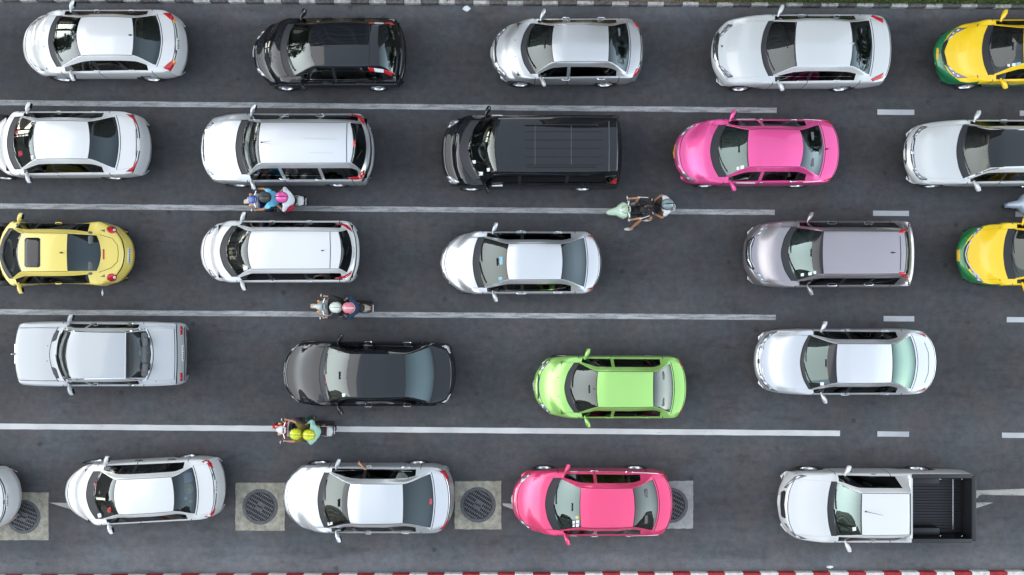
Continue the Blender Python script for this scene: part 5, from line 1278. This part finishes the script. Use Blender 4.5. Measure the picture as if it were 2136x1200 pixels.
# mint scooter pair
b, bp_ = bike('mint green scooter with a long pointed nose, on the second lane line', 1338, 437, R(4), simple('scooter_mint', (.50, .66, .52), .3, coat=1), simple('scooter_mint_dark', (.36, .46, .34), .3, coat=1), M['black'], scooter=True, wide=.035)
person('bareheaded rider in black with white sleeve stripes on the mint scooter', bp_, R(4), (.28, 0, .86), GR, ((-.03, .20, .36), (-.22, -.46, .09)), cl('shirt_black', (.018, .016, .02)), cl('shorts_black', (.02, .02, .022)), None, .55, .45, SHOE_W, lean=.16, trim=cl('stripe_white', (.7, .7, .72)))
person('passenger in white top, brown shorts and grey helmet on the mint scooter', bp_, R(4), (.62, 0, .92), ((.34, .19, 1.0), (.32, -.18, 1.0)), ((.36, .24, .42), (.28, -.26, .42)), cl('top_white', (.66, .68, .70)), cl('shorts_brown', (.07, .045, .035)), simple('helmet_teal_grey', (.20, .27, .29), .3, coat=1), .30, .45, SHOE_W, lean=.02, visor=M['black'], head_tilt=.02)
# dark pair
b, bp_ = bike('dark motorbike with a cream and white front, below the white people carrier', 709, 641, R(-2), simple('bike_ivory', (.60, .52, .42), .35, coat=1), simple('bike_grey', (.30, .36, .38), .3, coat=1), M['black'], tail='dark')
person('rider all in black with a white helmet on the dark motorbike', bp_, R(-2), (.17, 0, .86), GR, FT, cl('jacket_black', (.012, .014, .016)), cl('trousers_black', (.012, .012, .014)), simple('helmet_white', (.70, .72, .66), .25, coat=1), .85, visor=simple('helmet_mint', (.40, .55, .42), .35), lean=.10, head_dx=-.02)
person('passenger in dark blue with a pink and white helmet on the dark motorbike', bp_, R(-2), (.50, 0, .90), ((.18, .20, .98), (.18, -.19, .98)), FTP, cl('jacket_navy', (.02, .035, .08)), cl('jeans_navy', (.02, .03, .06)), simple('helmet_rose', (.72, .20, .26), .25, coat=1), .8, visor=simple('helmet_rose_trim', (.68, .62, .64), .35), lean=.05, skin=1)
# red pair
b, bp_ = bike('red and white motorbike on the lane line below the black sedan', 628, 896, R(-3), simple('bike_red', (.42, .010, .022), .25, coat=1), simple('bike_white', (.66, .62, .62), .3, coat=1), M['black'], rack=M['plate'])
person('rider in an olive shirt and lime yellow helmet on the red motorbike', bp_, R(-3), (.20, 0, .86), GR, FT, cl('shirt_olive', (.14, .105, .015)), cl('trousers_plum', (.05, .04, .06)), simple('helmet_lime', (.62, .68, .02), .25, coat=1), .36, visor=simple('helmet_lime_rim', (.40, .42, .02), .4), lean=.10)
person('passenger in a mint green top and lime yellow helmet behind the olive-shirted rider', bp_, R(-3), (.52, 0, .90), ((.20, .18, 1.0), (.20, -.17, 1.0)), FTP, cl('top_mint', (.36, .62, .52)), cl('trousers_forest', (.015, .04, .035)), simple('helmet_lime2', (.66, .70, .03), .25, coat=1), .9, visor=simple('helmet_lime_rim2', (.42, .44, .02), .4), lean=.05, skin=1)
# bike that just enters the picture on the right
b, bp_ = bike('scooter with a broad grey-blue front shield, cut off by the frame beside the half-seen taxi', 2180, 425, R(1), simple('scooter_slate', (.24, .30, .38), .35, coat=1), simple('scooter_slate2', (.28, .33, .40), .4), M['black'], scooter=True, wide=.11)
person('rider in grey on the scooter with the broad grey-blue shield', bp_, R(1), (.08, 0, .86), GR, FT, cl('shirt_grey', (.20, .22, .25)), cl('trousers_grey', (.06, .06, .07)), simple('helmet_silver', (.45, .47, .5), .3, coat=1), .5, lean=.08)

# driver whose arm hangs out of the silver-white sedan
c = CAR_ARM
w_ = c.parts.get('side_window.0.0')
if w_: bpy.data.objects.remove(w_)
def arm_pt(zx, zy, z):
    ox, oy, k = c.o; q = c.inv @ pw(ox+zx/k, oy+zy/k, z); return q
hand = arm_pt(885, 178, .98); sx = c.xg-c.L/2+1.16
person('driver in a dark shirt with a forearm out of the silver-white sedan', (c.cx, c.cy, 0), 0, (sx+.20, .36, .60), ((hand.x, hand.y, .96), (c.xg-c.L/2+.76, .24, .92)),
       ((sx-.55, .46, .40), (sx-.55, .26, .40)), cl('shirt_driver', (.03, .028, .035)), cl('trousers_driver', (.03, .03, .035)), None, .30, lean=-.10, elbow_pole=((.45, .35, .35), (.2, -.5, -.5)), group='drivers')

# other drivers who show through clear windscreens
SH = [(.55, .56, .58), (.10, .12, .20), (.40, .08, .08), (.30, .30, .26), (.62, .60, .52), (.08, .09, .10), (.16, .26, .36)]
for i, (key, lab) in enumerate([('beige seats', 'driver in a pale shirt at the wheel of the white sedan with beige seats'), ('pale blue rear window', 'driver in navy at the wheel of the white sedan with thin red lamps'),
        ('seven-seat', 'driver in dark red at the wheel of the tall silver SUV'), ('people carrier', 'driver in olive grey at the wheel of the white people carrier'), ('old boxy', 'driver in cream at the wheel of the old boxy sedan'),
        ('round-backed', 'driver in black at the wheel of the lemon yellow car'), ('standing askew', 'driver in steel blue at the wheel of the white sedan standing askew')]):
    c = next(q for q in CARS if key in q.label); sx = c.xg-c.L/2+1.16; cz, sz = math.cos(c.root.rotation_euler.z), c.zc-.06
    person(lab, (c.cx, c.cy, 0), c.root.rotation_euler.z, (sx+.20, .36, .58), ((c.xg-c.L/2+.76, .52, sz), (c.xg-c.L/2+.76, .22, sz)), ((sx-.52, .46, .40), (sx-.52, .26, .40)),
           cl('shirt_driver_%d' % i, SH[i]), cl('trousers_driver_%d' % i, (.03, .03, .04)), None, .34, lean=-.10, group='drivers', skin=i % 2)
# ---------------------------------------------------------------- what the glass and lacquer mirror: towers and street trees beyond the far kerb
def tower(label, x0, x1, y0, y1, hgt, wallc, nfl, nwin, south=False):
    root = empty('shade_block' if south else 'office_tower', ((x0+x1)/2, (y0+y1)/2, 0)); tag(root, label, 'building')
    wm = blotchy('tower_wall', tuple(c*.85 for c in wallc), wallc, .4, .8, .1); gm = simple('tower_glass', (.03, .04, .05), .08)
    wx, wy = x1-x0, y1-y0
    m = MB(); m.box((0, 0, hgt/2), (wx, wy, hgt)); m.obj('wall', wm, root, False)
    m = MB(); m.box((0, 0, hgt+.5), (wx+.6, wy+.6, 1.0)); rf = m.obj('roof', wm, root, False)
    m = MB(); m.box((wx*.2, 0, hgt+2.2), (wx*.25, wy*.4, 2.4)); m.obj('plant_room', wm, rf, False)
    fh = hgt/nfl; ww = wx/nwin
    pane = MB().box((0, 0, 0), (ww*.74, .10, fh*.55)).mesh('window', gm, False)
    sill = MB().box((0, 0, 0), (ww*.80, .25, .14)).mesh('sill', wm, False)
    for f in range(nfl):
        for k in range(nwin):
            w_ = inst('window', pane, root, (-wx/2+ww*(k+.5), (wy/2+.02) if south else (-wy/2-.02), fh*(f+.55))); inst('sill', sill, w_, (0, .05 if south else -.05, -fh*.32))
tower('tall grey office tower behind the far kerb, mirrored in car windows', -36, -5, 21, 36, 44, (.16, .16, .17), 12, 7)
tower('tall brown office tower behind the far kerb, mirrored in rear windows', 3, 31, 22, 38, 47, (.17, .145, .12), 13, 6)
tower('low pale block beyond the far kerb, past the brown tower', 38, 78, 21, 36, 24, (.26, .26, .25), 6, 9)
tower('long low block far along the road, behind the leftmost cars', -190, -150, -45, 40, 26, (.16, .15, .15), 6, 8)

def leafy(seed, H_, rad):
    r_ = random.Random(seed); vs_, fs_ = [], []
    cl_ = [(Vector((r_.gauss(0, rad*.42), r_.gauss(0, rad*.42), H_*.68+r_.gauss(0, H_*.13))), r_.uniform(.22, .42)*rad) for _ in range(26)]
    for c_, q in cl_:
        for _ in range(75):
            d = Vector((r_.gauss(0, 1), r_.gauss(0, 1), r_.gauss(0, 1))).normalized(); p = c_+d*q*r_.uniform(.6, 1.05)
            n = (d+Vector((r_.gauss(0, .5), r_.gauss(0, .5), r_.gauss(0, .5)))).normalized(); u = n.orthogonal().normalized()*r_.uniform(.16, .34); v = n.cross(u).normalized()*r_.uniform(.10, .2)
            k = len(vs_); vs_ += [p-u, p+v, p+u, p-v]; fs_.append((k, k+1, k+2, k+3))
    return vs_, fs_, cl_
LEAF = blotchy('tree_leaves', (.030, .060, .014), (.075, .11, .03), .8, .7, .1); BARK = blotchy('bark', (.06, .045, .035), (.12, .095, .07), 3.0)
protos = []
for sd_, hh, rd in ((3, 11.5, 4.2), (8, 13.5, 4.6)):
    a, b, cl_ = leafy(sd_, hh, rd); me = bpy.data.meshes.new('crown'); me.from_pydata(a, [], b); me.materials.append(LEAF)
    m = MB(); m.tube([(0, 0, 0), (.08, .05, hh*.25), (-.05, .1, hh*.55)], [.30, .24, .16], 10)
    for c_, q in cl_[:9]: m.tube([(0, .05, hh*.34), Vector((0, .05, hh*.40)).lerp(c_, .5), c_], [.11, .08, .03], 6)
    protos.append((me, m.mesh('trunk', BARK)))
for i, (x, y, s, lab) in enumerate([(-24, 15.5, 1.0, 'first'), (-33, 17, 1.05, 'second'), (-43, 14.5, 1.1, 'third'), (-54, 16, 1.15, 'fourth'), (-66, 13.5, 1.2, 'fifth'), (-80, 15, 1.2, 'sixth'), (35, 15, 1.0, 'first'), (46, 14, 1.1, 'second'), (60, 15.5, 1.15, 'third')]):
    root = empty('street_tree', (x, y, .12), rnd.uniform(0, 6)); root.scale = (s, s, s)
    tag(root, 'broad-leaved street tree on the verge, %s of the row %s' % (lab, 'left of the grey tower' if i < 6 else 'in front of the pale block'), 'tree', 'street trees on the verge')
    inst('crown', protos[i % 2][0], root); inst('trunk', protos[i % 2][1], root)
for i, (x0, x1, hg, lab) in enumerate([(-85, -40, 24, 'seven-storey cream shophouse row added unseen to darken cars, left end'), (-36, 12, 27, 'eight-storey grey shophouse row added unseen to darken cars, middle'), (16, 80, 23, 'six-storey tan shophouse row added unseen to darken cars, right end')]):  # building rows added across the median to cut sky light on car sides
    tower(lab, x0, x1, -44, -31, hg, ((.30, .27, .21), (.22, .22, .22), (.26, .21, .16))[i], (7, 8, 6)[i], 9, True)
